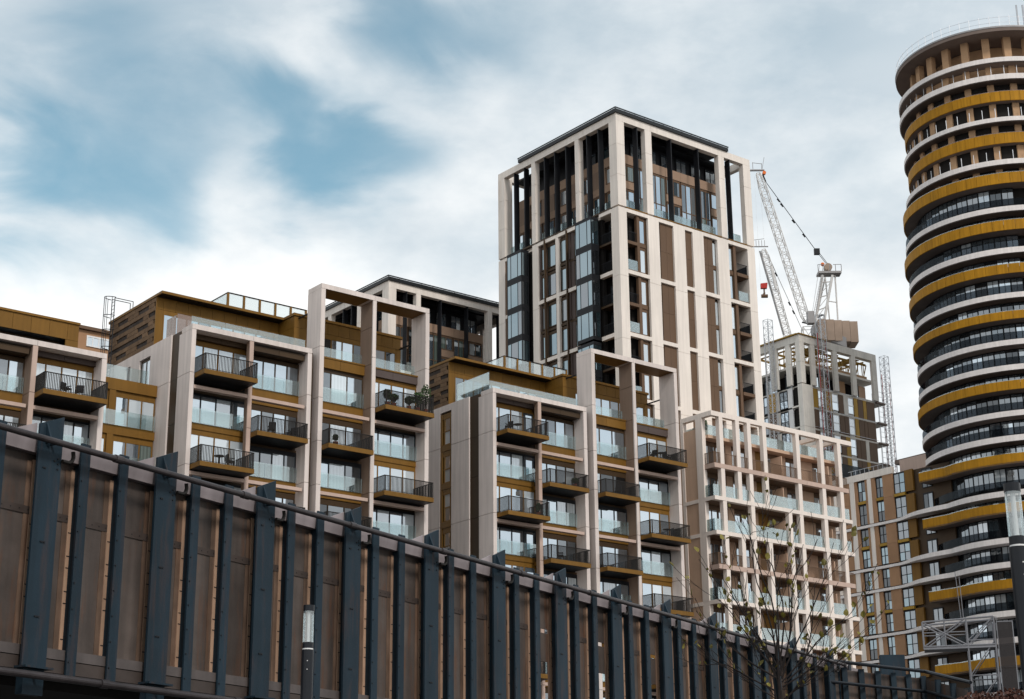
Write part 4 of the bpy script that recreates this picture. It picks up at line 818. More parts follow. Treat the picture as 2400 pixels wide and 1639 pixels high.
def crane(label, D, foot, tip, rest):
    P = lambda px, py, dd=0: at(px, py, D + dd)
    base = P(*foot); o = Vector((base.x, base.y, 0))
    c = Obj('tower_crane', label, 'crane', o, 0, 'luffing tower cranes')
    q = lambda px, py, dd=0: P(px, py, dd) - o
    v, f = tubes(lattice(q(*foot), q(*tip), 1.15, 1.25, 22, 0.075, 0.04), 5); c.geo('jib', v, f, 'cranew')
    v, f = tubes(lattice(Vector((0, 0, 0)), q(*foot) + Vector((0, 0, -1)), 1.7, 1.7, 30, 0.09, 0.05, 1.0), 5); c.geo('mast', v, f, 'cranew')
    rest(c, q)
    return c
def k1(x, y): return (1740 + x / 5.877, 370 + y / 5.877)
def k2(x, y): return (1740 + x / 5.877, 560 + y / 5.877)
def rest1(c, q):
    A = [q(*k2(1000, 1180), -1), q(*k2(1105, 500), -1), q(*k2(1000, 1180), 2), q(*k2(1150, 480), 2), q(*k2(1130, 1110), -1), q(*k2(1240, 500), -1), q(*k2(1200, 1110), 2), q(*k2(1140, 520), 2), q(*k2(1315, 1110), 0), q(*k2(1275, 500), 0)]
    sg = [(A[0], A[1], 0.2), (A[2], A[3], 0.14), (A[4], A[5], 0.22), (A[6], A[7], 0.12), (A[8], A[9], 0.13)]
    sg += [(A[0].lerp(A[1], k), A[4].lerp(A[5], k), 0.09) for k in (0.28, 0.55, 0.85)] + [(A[0].lerp(A[1], k), A[4].lerp(A[5], k + 0.25), 0.06) for k in (0.1, 0.3, 0.6)]
    sg += [(q(*k2(1190, 860)), q(*k2(1290, 875)), 0.08)]
    v, f = tubes(sg, 6); c.geo('a_frame', v, f, 'cranew')
    lad = [(q(*k2(980, 1040), -1.5), q(*k2(1085, 500), -1.5), 0.05), (q(*k2(1010, 1040), -1.5), q(*k2(1112, 500), -1.5), 0.05)]
    lad += [(lad[0][0].lerp(lad[0][1], i / 24), lad[1][0].lerp(lad[1][1], i / 24), 0.03) for i in range(25)]; lad += [(q(*k2(960, 1040), -1.5), q(*k2(1065, 350), -1.5), 0.04)]
    v, f = tubes(lad, 4); c.geo('ladder', v, f, 'craneg')
    # head platform with sheaves
    h = q(*k2(1190, 470)); v = vbox((h.x - 1.9, h.x + 1.9, h.y - 1, h.y + 1, h.z - 0.35, h.z)); c.geo('head_platform', v, FQ, 'craneg')
    v, f = tubes([((h.x - 1.9 + 0.95 * i, h.y - 1, h.z), (h.x - 1.9 + 0.95 * i, h.y - 1, h.z + 1.1), 0.06) for i in range(5)] + [((h.x + 1.9, h.y - 1, h.z + 1.1), (h.x + 0.6, h.y - 1, h.z + 1.1), 0.05), ((h.x - 1.9, h.y - 1, h.z + 1.1), (h.x - 0.9, h.y - 1, h.z + 1.1), 0.05)], 5); c.geo('head_rail', v, f, 'craneg')
    v, f = tube_vf((h.x - 0.1, h.y - 0.5, h.z + 0.9), (h.x - 0.1, h.y + 0.5, h.z + 0.9), 0.65, 14); c.geo('sheave', v, f, 'ballast')
    bm = bmesh.new(); bmesh.ops.create_icosphere(bm, subdivisions=2, radius=0.33, matrix=Matrix.Translation(q(*k2(1105, 352)))); me = bpy.data.meshes.new('beacon'); bm.to_mesh(me); bm.free(); me.materials.append(M['orange']); link('beacon', me, c.root)
    v, f = tubes([(q(*k2(1105, 360)), q(*k2(1105, 470)), 0.05)], 5); c.geo('beacon_post', v, f, 'cranew')
    # machinery deck and ballast
    a = q(*k2(960, 1290)); e = q(*k2(1400, 1330))
    v = [a + Vector((0, -1.2, -0.5)), a + Vector((0, 1.2, -0.5)), e + Vector((0, 1.6, -2.6)), e + Vector((0, -1.6, -2.6)), a + Vector((0, -1.2, 1.0)), a + Vector((0, 1.2, 1.0)), e + Vector((0, 1.6, -0.9)), e + Vector((0, -1.6, -0.9))]
    c.geo('machinery_deck', [tuple(x) for x in v], [(0, 3, 2, 1), (4, 5, 6, 7), (0, 1, 5, 4), (1, 2, 6, 5), (2, 3, 7, 6), (3, 0, 4, 7)], 'craneg')
    p = q(*k2(1285, 1275)); n = 5
    for i in range(n):
        x0 = p.x - 3.0 + 1.26 * i; z0 = p.z - 1.9 - 0.12 * i; bl = (x0, x0 + 1.22, p.y - 1.7, p.y + 1.7, z0, z0 + 3.5)
        c.geo('ballast_block', vbox(bl), FQ, 'ballast')
    v, f = tubes([(q(*k2(900, 1080)), q(*k2(1120, 1050)), 0.13), (q(*k2(1030, 1090)), q(*k2(1125, 1045)), 0.08), (q(*k2(820, 1150)), q(*k2(960, 1180)), 0.12), (q(*k2(890, 1150)), q(*k2(985, 1030)), 0.09)], 6); c.geo('pivot_bracket', v, f, 'black')
    cab = q(*k2(930, 1110)); c.geo('operator_cab', vbox((cab.x - 0.6, cab.x + 0.5, cab.y - 1.6, cab.y - 0.3, cab.z - 1.1, cab.z + 0.9)), FQ, 'craneg')
    # luffing rope with block, hoist ropes
    bk = q(*k1(1025, 1295)); v, f = tubes([(q(*k1(320, 330)), bk, 0.06), (bk, q(*k2(1180, 375), -0.4), 0.05), (bk + Vector((0.2, 0, 0.1)), q(*k2(1205, 385), 0.4), 0.05), (q(*k1(280, 230)), q(*k1(320, 330)), 0.14)], 5); c.geo('luffing_rope', v, f, 'black')
    c.geo('rope_block', vbox((bk.x - 0.45, bk.x + 0.45, bk.y - 0.3, bk.y + 0.3, bk.z - 0.5, bk.z + 0.5)), FQ, 'black')
    for x, y in ((498, 587), (543, 653), (703, 878), (848, 1071)):
        z = q(*k1(x, y)); v, f = tube_vf(z - Vector((0.2, 0, -0.28)), z + Vector((0.2, 0, -0.28)), 0.14, 6); c.geo('rope_joint', v, f, 'black')
    t = q(*k1(195, 175)); v, f = tubes([((t.x - 1.1, t.y, t.z), (t.x + 1.3, t.y, t.z), 0.2), ((t.x - 0.6, t.y, t.z), (t.x - 0.6, t.y, t.z + 1.5), 0.05), ((t.x + 0.9, t.y, t.z), (t.x + 0.9, t.y, t.z + 1.3), 0.05), ((t.x - 0.6, t.y, t.z + 1.4), (t.x + 0.9, t.y, t.z + 1.2), 0.05), ((t.x + 0.9, t.y, t.z), (t.x + 1.4, t.y, t.z + 2.4), 0.04)], 5); c.geo('tip_platform', v, f, 'craneg')
    c.geo('tip_sheave', *tube_vf((t.x + 1.25, t.y - 0.3, t.z - 0.5), (t.x + 1.25, t.y + 0.3, t.z - 0.5), 0.3, 12), 'orange')
    hk = q(*k2(297, 655)); v, f = tubes([(q(*k1(165, 250)), hk + Vector((-0.55, 0, 0.6)), 0.014), (q(*k1(240, 300)), hk + Vector((0.55, 0, 0.6)), 0.014)], 4); c.geo('hoist_rope', v, f, 'cranew')
    c.geo('hook_block', [tuple(x) for x in (hk + Vector((-0.55, -0.3, -0.4)), hk + Vector((0.45, -0.3, -0.4)), hk + Vector((0.6, -0.3, 0.55)), hk + Vector((-0.55, -0.3, 0.42)), hk + Vector((-0.55, 0.3, -0.4)), hk + Vector((0.45, 0.3, -0.4)), hk + Vector((0.6, 0.3, 0.55)), hk + Vector((-0.55, 0.3, 0.42)))], [(0, 1, 2, 3), (7, 6, 5, 4), (0, 4, 5, 1), (1, 5, 6, 2), (2, 6, 7, 3), (3, 7, 4, 0)], 'red')
    h2 = q(*k2(303, 790)); v, f = tubes([(hk, h2, 0.13), (h2 + Vector((-0.5, 0, 0)), h2 + Vector((0.55, 0, 0)), 0.32), (h2 + Vector((-0.3, 0, 0.1)), h2 + Vector((0.1, 0, 0.6)), 0.15)], 8); c.geo('hook', v, f, 'brown')
crane('white luffing tower crane with ballast blocks and a red hook block', 262, k2(890, 1150), k1(215, 215), rest1)
def rest2(c, q):
    v, f = tubes([(q(*k2(450, 440)), q(*k2(900, 1420)), 0.06), (q(*k2(350, 215)), q(*k2(450, 440)), 0.08)], 5); c.geo('pendant_rope', v, f, 'craneg')
    for x, y in ((465, 490), (650, 895), (705, 1010)):
        z = q(*k2(x, y)); v, f = tube_vf(z - Vector((0.15, 0, -0.33)), z + Vector((0.15, 0, -0.33)), 0.15, 6); c.geo('rope_joint', v, f, 'black')
    t = q(*k2(270, 130)); v, f = tubes([((t.x - 2.0, t.y, t.z + 0.3), (t.x + 1.1, t.y, t.z + 0.3), 0.12)] + [((t.x - 2.0 + 0.5 * i, t.y, t.z + 0.3), (t.x - 2.0 + 0.5 * i, t.y, t.z + 1.5), 0.05) for i in range(6)] + [((t.x - 2.0, t.y, t.z + 1.5), (t.x + 0.5, t.y, t.z + 1.8), 0.05)], 5); c.geo('tip_platform', v, f, 'craneg')
    v, f = tubes([(q(*k2(240, 170)), q(*k2(570, 1320)), 0.16)], 6); c.geo('cable_tray', v, f, 'craneg')
    v, f = tubes([(q(*k2(395, 380), -1), q(*k2(465, 700), -1), 0.22)], 6); c.geo('walkway', v, f, 'cranew')
crane('second white luffing crane, shorter, leaning behind the half built block', 280, k2(640, 1400), k2(290, 150), rest2)

# ------------------------------------------------------------------ round tower
CX, CY, RR = 69.53, 218.73, 13.79
g = Obj('round_tower', 'round residential tower with white and ochre balcony rings', 'tower', (CX, CY, 0))
def arc(r0, r1, z0, z1, a0, a1, n=48):
    v = []; f = []
    for i in range(n + 1):
        a = R(a0 + (a1 - a0) * i / n); c, s = math.cos(a), math.sin(a)
        v += [(r0 * c, r0 * s, z0), (r1 * c, r1 * s, z0), (r1 * c, r1 * s, z1), (r0 * c, r0 * s, z1)]
        if i:
            k = 4 * i; p = k - 4
            f += [(p + 1, k + 1, k + 2, p + 2), (p, p + 3, k + 3, k), (p + 3, p + 2, k + 2, k + 3), (p, k, k + 1, p + 1)]
    f += [(0, 1, 2, 3), (4 * n + 3, 4 * n + 2, 4 * n + 1, 4 * n)]
    return v, f
def aobj(name, r0, r1, z0, z1, a0, a1, m, par=None, n=56, smooth=False):
    return g.geo(name, *arc(r0, r1, z0, z1, a0, a1, n), m, par, smooth)
BN = [('W', 108.8, 109.55, -0.75), ('W', 106.1, 106.95, -0.65), ('Y', 103.2, 104.6, -1.2), ('W', 99.9, 100.6, -0.8), ('Y', 96.9, 98.4, -1.2), ('W', 93.5, 94.3, -0.6), ('Y', 90.6, 92.1, 0.0), ('W', 86.5, 87.3, 0), ('Y', 83.8, 85.2, 0.35), ('W', 80.6, 81.45, 0), ('Y', 77.8, 79.1, 0.2), ('W', 74.4, 75.2, -0.1), ('Y', 71.5, 72.6, 0.2), ('W', 68.0, 68.8, -0.1), ('W', 64.6, 65.4, 0), ('Y', 62.0, 63.2, 0.3), ('W', 58.5, 59.3, 0), ('W', 55.2, 56.05, 0.1), ('Y', 52.4, 53.6, 0.3), ('W', 48.5, 49.2, 0), ('Y', 46.1, 47.3, 0.3), ('W', 42.4, 43.05, 0), ('W', 39.35, 40.0, 0), ('Y', 36.5, 37.8, 0.3), ('W', 33.3, 33.95, 0), ('W', 30.0, 30.6, 0), ('Y', 27.0, 28.4, 0.3), ('W', 23.5, 24.1, 0), ('W', 20.4, 21.0, 0)]
aobj('drum', 0.5, RR - 2.3, 0, 106.0, 0, 360, 'dark', n=72); aobj('core_wall', 0.5, RR - 5.5, 106.01, 113.4, 0, 360, 'conc', n=48)
aobj('roof', 1.0, RR - 0.65, 113.5, 114.0, 120, 400, 'soffit', n=80)
aobj('roof_kerb', RR - 1.0, RR - 0.6, 114.01, 114.25, 120, 400, 'craneg', n=80)
post = tubes([((0, 0, 0), (0, 0, 1.9), 0.035)], 5)
sg = []
RF = RR - 0.85
for a in range(130, 345, 6): sg.append(((RF * math.cos(R(a)), RF * math.sin(R(a)), 114.2), (RF * math.cos(R(a)), RF * math.sin(R(a)), 115.9), 0.04))
for a in range(130, 345, 6):
    for z in (114.9, 115.7): sg.append(((RF * math.cos(R(a)), RF * math.sin(R(a)), z), (RF * math.cos(R(a + 6)), RF * math.sin(R(a + 6)), z), 0.02))
v, f = tubes(sg, 4); g.geo('roof_fence', v, f, 'galv')
for a in range(150, 300, 15):
    c, s = math.cos(R(a)), math.sin(R(a)); rr = RR - 2.6
    link('column', boxmesh(0.8, 1.0, 3.95, M['conc']), g.root, (rr * c, rr * s, 109.56), (0, 0, R(a) + math.pi))
for i, (t, z0, z1, dr) in enumerate(BN):
    r = RR + dr; pod = z0 < 50
    a0 = 100 if not pod else 176
    below = BN[i + 1][2] if i + 1 < len(BN) else z0 - 3.2
    if t == 'Y' and z0 < 53: pass
    elif t == 'W':
        if not (pod and z0 in (48.5, 42.4, 39.35, 33.3, 30.0)):
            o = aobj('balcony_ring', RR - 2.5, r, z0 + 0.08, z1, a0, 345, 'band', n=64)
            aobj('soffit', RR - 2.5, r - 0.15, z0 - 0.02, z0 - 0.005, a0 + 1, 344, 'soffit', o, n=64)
        if z1 < 90: aobj('smoked_balustrade', r - 0.14, r - 0.10, z1 + 0.005, z1 + 1.05, a0, 345, 'glass_d', n=64)
    else:
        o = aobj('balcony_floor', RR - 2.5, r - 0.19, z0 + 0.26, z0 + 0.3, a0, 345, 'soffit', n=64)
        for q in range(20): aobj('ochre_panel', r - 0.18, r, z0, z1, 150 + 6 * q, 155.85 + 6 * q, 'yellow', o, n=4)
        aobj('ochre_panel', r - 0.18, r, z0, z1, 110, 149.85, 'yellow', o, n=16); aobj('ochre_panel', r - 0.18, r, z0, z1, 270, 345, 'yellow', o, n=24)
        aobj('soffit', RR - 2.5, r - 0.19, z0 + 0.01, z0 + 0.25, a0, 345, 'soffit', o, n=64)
        aobj('handrail', r - 0.16, r - 0.02, z1 + 0.004, z1 + 0.1, a0, 345, 'glass_b' if z1 > 95 else 'glass', o, n=64)
    # storey between this ring and the one below
    ztop = z0 - 0.03; zbot = below; h = ztop - zbot
    if z0 > 93 or i in (5,):
        for a in range(150, 300, 15):
            c, s = math.cos(R(a)), math.sin(R(a)); rr = RR - 2.0
            link('column', boxmesh(0.7, 0.9, round(h, 2), M['conc']), g.root, (rr * c, rr * s, zbot), (0, 0, R(a) + math.pi))
        if i % 2 == 0:
            sg = [((rr2 * math.cos(R(a)), rr2 * math.sin(R(a)), zbot), (rr2 * math.cos(R(a)), rr2 * math.sin(R(a)), zbot + min(h, 1.6)), 0.05) for a in range(150, 300, 8) for rr2 in (RR - 1.4,)]
            v, f = tubes(sg, 4); g.geo('guard_post', v, f, 'galv')
    else:
        hh = round(max(1.2, min(h - 0.15, 2.5)), 1); r_ = RR - 1.75; st = 7.4
        for k in range(14):
            a = R(160 + st * k); c, s = math.cos(a), math.sin(a)
            # local x runs along the tangent, y inward
            W_ = 1.5; key = ('gw', hh)
            if key not in CACHE:
                bl = [(0, W_, 0, 0.1, 0, 0.12), (0, W_, 0, 0.1, hh - 0.1, hh), (0, 0.06, 0, 0.1, 0.12, hh - 0.1), (W_ - 0.06, W_, 0, 0.1, 0.12, hh - 0.1), (W_ / 2 - 0.03, W_ / 2 + 0.03, 0, 0.1, 0.12, hh - 0.1)]
                CACHE[key] = multimesh(bl, M['black'])[0]
            tx, ty = -s, c
            p = (r_ * c - tx * W_ / 2, r_ * s - ty * W_ / 2, ztop - hh - 0.05)
            o = link('window', CACHE[key], g.root, p, (0, 0, a + math.pi / 2))
            pm = M[random.choice(('p_dark', 'p_mid', 'p_sky', 'p_mid', 'p_mid', 'p_mid', 'p_blind'))]
            pk = ('gp', hh, pm.name)
            if pk not in CACHE: CACHE[pk] = multimesh([(0.07, W_ / 2 - 0.04, 0.03, 0.06, 0.13, hh - 0.11), (W_ / 2 + 0.04, W_ - 0.07, 0.03, 0.06, 0.13, hh - 0.11)], pm)[0]
            po = bpy.data.objects.new('pane', CACHE[pk]); COL.objects.link(po); po.parent = o; po.location = (0.07, 0.03, 0.13)
mp_ = at(2381, 10, 226); v, f = tubes([((mp_.x - CX, mp_.y - CY, 112), (mp_.x - CX, mp_.y - CY, 122), 0.12), ((mp_.x - CX + 0.9, mp_.y - CY, 112), (mp_.x - CX + 0.9, mp_.y - CY, 122), 0.14)], 6); g.geo('roof_mast', v, f, 'galv')

# ------------------------------------------------------------------ tan wing joined to the round tower
bF = Bld('brick_wing', 'tan brick wing with white piers joined to the foot of the round tower', 'building', 98.8, 0)
b = bF
b.box('core', 0.5, 14, 37.3, 60, 0, 54.9, 'dark')
b.row('parapet', True, [39.2, 43.4, 47.6], -0.05, 0.5, 55.0, 55.95, 'stone_w'); b.box('parapet', -0.05, 0.4, 47.61, 60, 55.0, 55.95, 'stone_w')
b.multi('roof_rail', [(0.1, 0.15, 40, 47, 56.6, 56.65)] + [(0.1, 0.15, 40 + 0.8 * i, 40.05 + 0.8 * i, 55.96, 56.6) for i in range(9)], 'galv')
b.box('set_back_floor', 1.5, 13, 29.0, 39.0, 53.0, 57.0, 'pink'); b.box('set_back_roof', 3.0, 13, 29, 41, 57.01, 57.6, 'soffit')
BDF = [55.0, 48.75, 42.85, 39.75, 33.75, 30.4, 24.2]
for k in range(len(BDF) - 1):
    z1 = BDF[k] - (0.0 if k == 0 else 0.5); z0 = BDF[k + 1]; two = z1 - z0 > 4
    halves = [((z0 + z1) / 2 + 0.2, z1), (z0, (z0 + z1) / 2 - 0.2)] if two else [(z0, z1)]
    for a, e in ((43.0, 43.65), (46.0, 46.8), (49.5, 50.2)): b.box('white_pier', -0.04, 0.45, a, e, z0, z1, 'stone_w')
    for a, e in ((39.25, 41.0), (42.32, 42.98), (43.67, 44.08), (45.52, 45.98), (46.82, 48.0)): 
        for (q0, q1) in halves: b.box('brick_panel', 0.02, 0.45, a + 0.005, e - 0.005, q0 - (0.2 if two and q0 > z0 else 0) + 0.01, q1 + (0.2 if two and q1 < z1 else 0) - 0.01, 'tanbrick')
    for a, e in ((37.3, 39.2), (41.0, 42.3), (44.1, 45.5)):
        for (q0, q1) in halves: b.window(a + 0.02, e - 0.02, 0.25, q0, q1 - 0.02, 2, 'black', 0.12, side=True, kinds='mmt' if a < 40 else 'td', transom=0.5)
        if two: b.box('gold_sill', 0.0, 0.4, a + 0.02, e - 0.02, halves[1][1], halves[0][0] - 0.01, 'gold')
    for (q0, q1) in halves:
        b.box('shaded_gold_board', 0.1, 0.4, 35.9, 37.25, q0, q1, 'bronze')  # gold board in shade: the shade is put into the darker bronze colour
        b.window(33.0, 34.6, 0.38, q0, q1 - 0.3, 2, 'black', 0.1, side=True, kinds='md')
b.box('dark_panel', 0.45, 0.7, 30.0, 37.2, 0, 54.9, 'bronze_d')
# white bands sweeping from the wing round the tower
def sband(z0, z1, start=0, mt='band', nm='white_band', thin=None):
    cu, cd = 12.0, 25.57
    path = [(-0.15, 60), (-0.15, 44), (-0.15, 40.5), (-0.15, 39.2)]
    P0, P1, P2, P3 = (-0.15, 39.2), (-0.15, 36.6), (-2.05, 36.6), (cu - 13.85 * math.cos(R(17)), cd + 13.85 * math.sin(R(17)))
    for i in range(1, 13):
        t = i / 12; path.append(tuple((1 - t) ** 3 * P0[j] + 3 * (1 - t) ** 2 * t * P1[j] + 3 * (1 - t) * t * t * P2[j] + t ** 3 * P3[j] for j in (0, 1)))
    for a in range(14, -110, -3): path.append((cu - 13.85 * math.cos(R(a)), cd + 13.85 * math.sin(R(a))))
    v = []; f = []
    for i, p in enumerate(path):
        q = Vector(path[min(i + 1, len(path) - 1)]) - Vector(path[max(i - 1, 0)]); q.normalize(); nrm = Vector((-q.y, q.x))    # points into the building
        if i < start: continue
        dep = thin or (0.5 if i < 4 else min(2.4, 0.5 + (i - 3) * 0.16))
        zt_ = z1 if thin else z0 + (z1 - z0) * (0.5 if i < 4 else min(1.0, 0.5 + (i - 3) * 0.03))
        a = Vector(p); c = a + nrm * dep
        v += [(a.x, a.y, z0), (a.x, a.y, zt_), (c.x, c.y, zt_), (c.x, c.y, z0)]
        if i > start:
            k = 4 * (i - start); s = k - 4; f += [(s, k, k + 1, s + 1), (s + 1, k + 1, k + 2, s + 2), (s + 2, k + 2, k + 3, s + 3), (s + 3, k + 3, k, s)]
    f.append((0, 1, 2, 3)); b.geo(nm, v, f, mt)
for z in (48.25, 42.3, 39.25, 33.2, 29.9): sband(z, z + 0.72)
for z in (52.4, 46.1, 36.5, 27.0): sband(z, z + 1.3, 12, 'yellow', 'ochre_parapet', 0.2); sband(z - 0.02, z + 0.2, 12, 'soffit', 'balcony_floor', 2.0); sband(z + 1.304, z + 1.4, 12, 'glass', 'handrail', 0.1)
# ------------------------------------------------------------------ plate girder bridge
GTH = math.pi / 2 - math.atan((3735 - 1200) / (FPX / math.cos(PITCH)))
_o = at(152, 977, 22.0)
GO = Vector((_o.x, _o.y, 0))
gb = Obj('girder_bridge', 'dark blue grey riveted steel girder bridge with posts and handrail pipes', 'bridge', GO, GTH)
b = gb
PZ0 = 4.33
US = [-4.34, -2.17, 0.0, 2.17, 4.34, 6.52, 8.76, 10.94, 13.18, 15.45, 17.72, 20.03, 22.40, 24.75, 27.25]
WD_ = 0.24          # depth of the web behind the post faces
def post_mesh():
    v = [(-0.40, 0, PZ0), (0, 0, PZ0), (0, 0, 7.60), (-0.40, 0, 7.43), (-0.40, 0.035, PZ0), (0, 0.035, PZ0), (0, 0.035, 7.60), (-0.40, 0.035, 7.43)]
    f = [(0, 1, 2, 3), (5, 4, 7, 6), (4, 0, 3, 7), (1, 5, 6, 2), (3, 2, 6, 7), (4, 5, 1, 0)]
    w = vbox((-0.215, -0.185, 0.036, WD_, PZ0, 7.1)); n = len(v); v += w; f += [tuple(i + n for i in q) for q in FQ]
    # gusset at the head
    n = len(v); v += [(-0.30, -0.002, 7.18), (-0.27, -0.002, 7.18), (-0.27, -0.10, 7.22), (-0.30, -0.10, 7.22), (-0.30, -0.002, 7.46), (-0.27, -0.002, 7.46)]
    f += [tuple(i + n for i in q) for q in ((0, 4, 5, 1), (3, 2, 5, 4), (0, 3, 4), (1, 5, 2), (0, 1, 2, 3))]
    return mesh_from('post', v, f, M['steel'])
PM = post_mesh()
bolt_v, bolt_f = [], []
for (x, z) in [(-0.06, 7.02), (-0.06, 6.95), (-0.06, 6.88), (-0.12, 6.98), (-0.3, 6.86), (-0.27, 6.86), (-0.22, 5.9), (-0.19, 5.9), (-0.25, 5.9), (-0.25, 4.95), (-0.22, 4.95), (-0.19, 4.95)]:
    vv, ff = tube_vf((x, -0.012, z), (x, 0.002, z), 0.013, 7); n = len(bolt_v); bolt_v += vv; bolt_f += [tuple(i + n for i in q) for q in ff]
BM = mesh_from('bolts', bolt_v, bolt_f, M['black'])
def hook_mesh():
    sg = []; pts = [(0, 0, 0), (0.09, 0, 0.0), (0.135, 0, 0.025), (0.15, 0, 0.07), (0.14, 0, 0.13)]
    for p, q in zip(pts, pts[1:]): sg.append((p, q, 0.022))
    return mesh_from('hook', *tubes(sg, 7), M['rail'])
HM = hook_mesh()
def stiff_mesh():
    bl = [(0, 0.165, 0.05, 0.08, 4.28, 7.34), (0.068, 0.095, 0.081, WD_, 4.3, 7.1)]
    return multimesh(bl, M['steel'])[0]
SM = stiff_mesh()
sv, sf = [], []
for z in [4.45 + 0.34 * i for i in range(8)]:
    vv, ff = tube_vf((0.03, 0.038, z), (0.03, 0.052, z), 0.011, 6); n = len(sv); sv += vv; sf += [tuple(i + n for i in q) for q in ff]
SBM = mesh_from('bolts', sv, sf, M['black'])
def strip_mesh(w):
    return multimesh([(0, w, 0, 0.02, 4.62, 7.0)], M['tan'])[0]
STM = strip_mesh(0.11)
rv, rf2 = [], []
for z in [4.75 + 0.155 * i for i in range(15)]:
    for x0, x1 in (((0.0, 0.05) if random.random() < .5 else (0.07, 0.12)),):
        n = len(rv); rv += vbox((x0 + .01, x1 + .01, -0.004, 0.001, z, z + 0.012)); rf2 += [tuple(i + n for i in q) for q in FQ]
RVM = mesh_from('clips', rv, rf2, M['black'])
for i, u in enumerate(US):
    nx = US[i + 1] if i + 1 < len(US) else u + 2.4
    p = link('post', PM, b.root, (u, 0, 0)); tag(link('bolts', BM, p, (u, 0, 0)), kind='stuff')
    hk_ = link('bracket_hook', HM, b.root, (u - 0.03, -0.05, 6.99)); hk_.scale = (1.25, 1.25, 1.25)
    sp = nx - u
    # light grey wedge plate behind the post head
    v = [(u - 0.80, 0.05, 7.28), (u - 0.41, 0.05, 7.28), (u - 0.41, 0.05, 7.44), (u - 0.80, 0.07, 7.28), (u - 0.41, 0.07, 7.28), (u - 0.41, 0.07, 7.44)]
    b.geo('head_plate', v, [(0, 1, 2), (5, 4, 3), (0, 3, 4, 1), (1, 4, 5, 2), (2, 5, 3, 0)], 'coping')
    ks = [0.39 * sp / 2.17, 1.105 * sp / 2.17]
    for k in ks:
        s_ = link('stiffener', SM, b.root, (u + k, 0.05, 4.28)); tag(link('bolts', SBM, s_, (u + k, 0.0, 0.0)), kind='stuff')
    for c in (-0.27, ks[0] + 0.01, ks[1] + 0.01):
        b.box('glow_backing_strip', u + c - 0.09, u + c + 0.28, WD_ - 0.008, WD_ - 0.0005, 4.62, 6.98, 'back'); t_ = link('cover_strip', STM, b.root, (u + c, WD_ - 0.02, 4.62)); link('clips', RVM, t_, (u + c, WD_ - 0.02, 0))  # wide lighter plate puts the glow around each cover strip into colour
    edges = [u - 0.2, u + ks[0] + 0.08, u + ks[1] + 0.08, nx - 0.2]
    for j, (a, e) in enumerate(zip(edges, edges[1:])):
        b.box('web_plate', a + 0.004, e - 0.004, WD_, WD_ + 0.02, 6.37, 7.12, 'web')
        if i in (7, 8, 9) and j == 2: b.box('web_plate', a + 0.004, e - 0.004, WD_, WD_ + 0.02, 5.75, 6.29, 'web'); continue
        b.box('web_plate', a + 0.004, e - 0.004, WD_, WD_ + 0.02, 4.62, 6.29, 'web')
        b.box('seam_strip', a + 0.01, e - 0.01, WD_ - 0.014, WD_ - 0.0, 6.28, 6.38, 'seam')
        rb = [(a + 0.1 + (e - a - 0.2) * q / 4, a + 0.112 + (e - a - 0.2) * q / 4, WD_ - 0.02, WD_ - 0.0145, 6.325, 6.337) for q in range(5)]
        b.multi('rivets', rb, 'black')
    # coping with a sloping face, bottom ledge
    v = [(u - 0.2, 0.13, 7.07), (nx - 0.2, 0.13, 7.07), (nx - 0.2, 0.09, 7.26), (u - 0.2, 0.09, 7.26), (u - 0.2, 0.3, 7.07), (nx - 0.2, 0.3, 7.07), (nx - 0.2, 0.3, 7.27), (u - 0.2, 0.3, 7.27)]
    b.geo('coping', v, [(0, 1, 2, 3), (5, 4, 7, 6), (3, 2, 6, 7), (4, 5, 1, 0)], 'coping')
    b.box('ledge', u - 0.2, nx - 0.21, 0.10, WD_ + 0.1, 4.47, 4.60, 'ledge'); b.box('bottom_flange', u - 0.2, nx - 0.21, 0.11, WD_ + 0.3, 4.30, 4.46, 'seam')
    b.box('deck', u - 0.2, nx - 0.2, 0.6, 6.0, 4.15, 4.45, 'dark')
    # stub bracket under the post
    b.multi('foot_bracket', [(u - 0.42, u + 0.04, -0.10, 0.12, PZ0 - 0.03, PZ0 - 0.004), (u - 0.36, u - 0.02, 0.0, 0.12, PZ0 - 0.35, PZ0 - 0.031)], 'steel')
ends = [US[0] + 2.6 * i for i in range(13)]; ends[-1] = US[-1] + 0.3
for z, r, m in ((7.185, 0.044, 'pipe'), (4.20, 0.047, 'pipe')):
    for a, e in zip(ends, ends[1:]):
        v, f = tube_vf((a + 0.002, -0.16, z), (e - 0.002, -0.16, z), r, 14); b.geo('handrail_pipe', v, f, m, smooth=False)
        v, f = tube_vf((e - 0.07, -0.16, z), (e + 0.07, -0.16, z), r + 0.012, 14); b.geo('pipe_collar', v, f, m)
v, f = tubes([((u - 0.2, -0.16, z), (u - 0.2, 0.0, z), 0.02) for u in US for z in (7.185, 4.20)], 6); b.geo('pipe_bracket', v, f, 'steel')
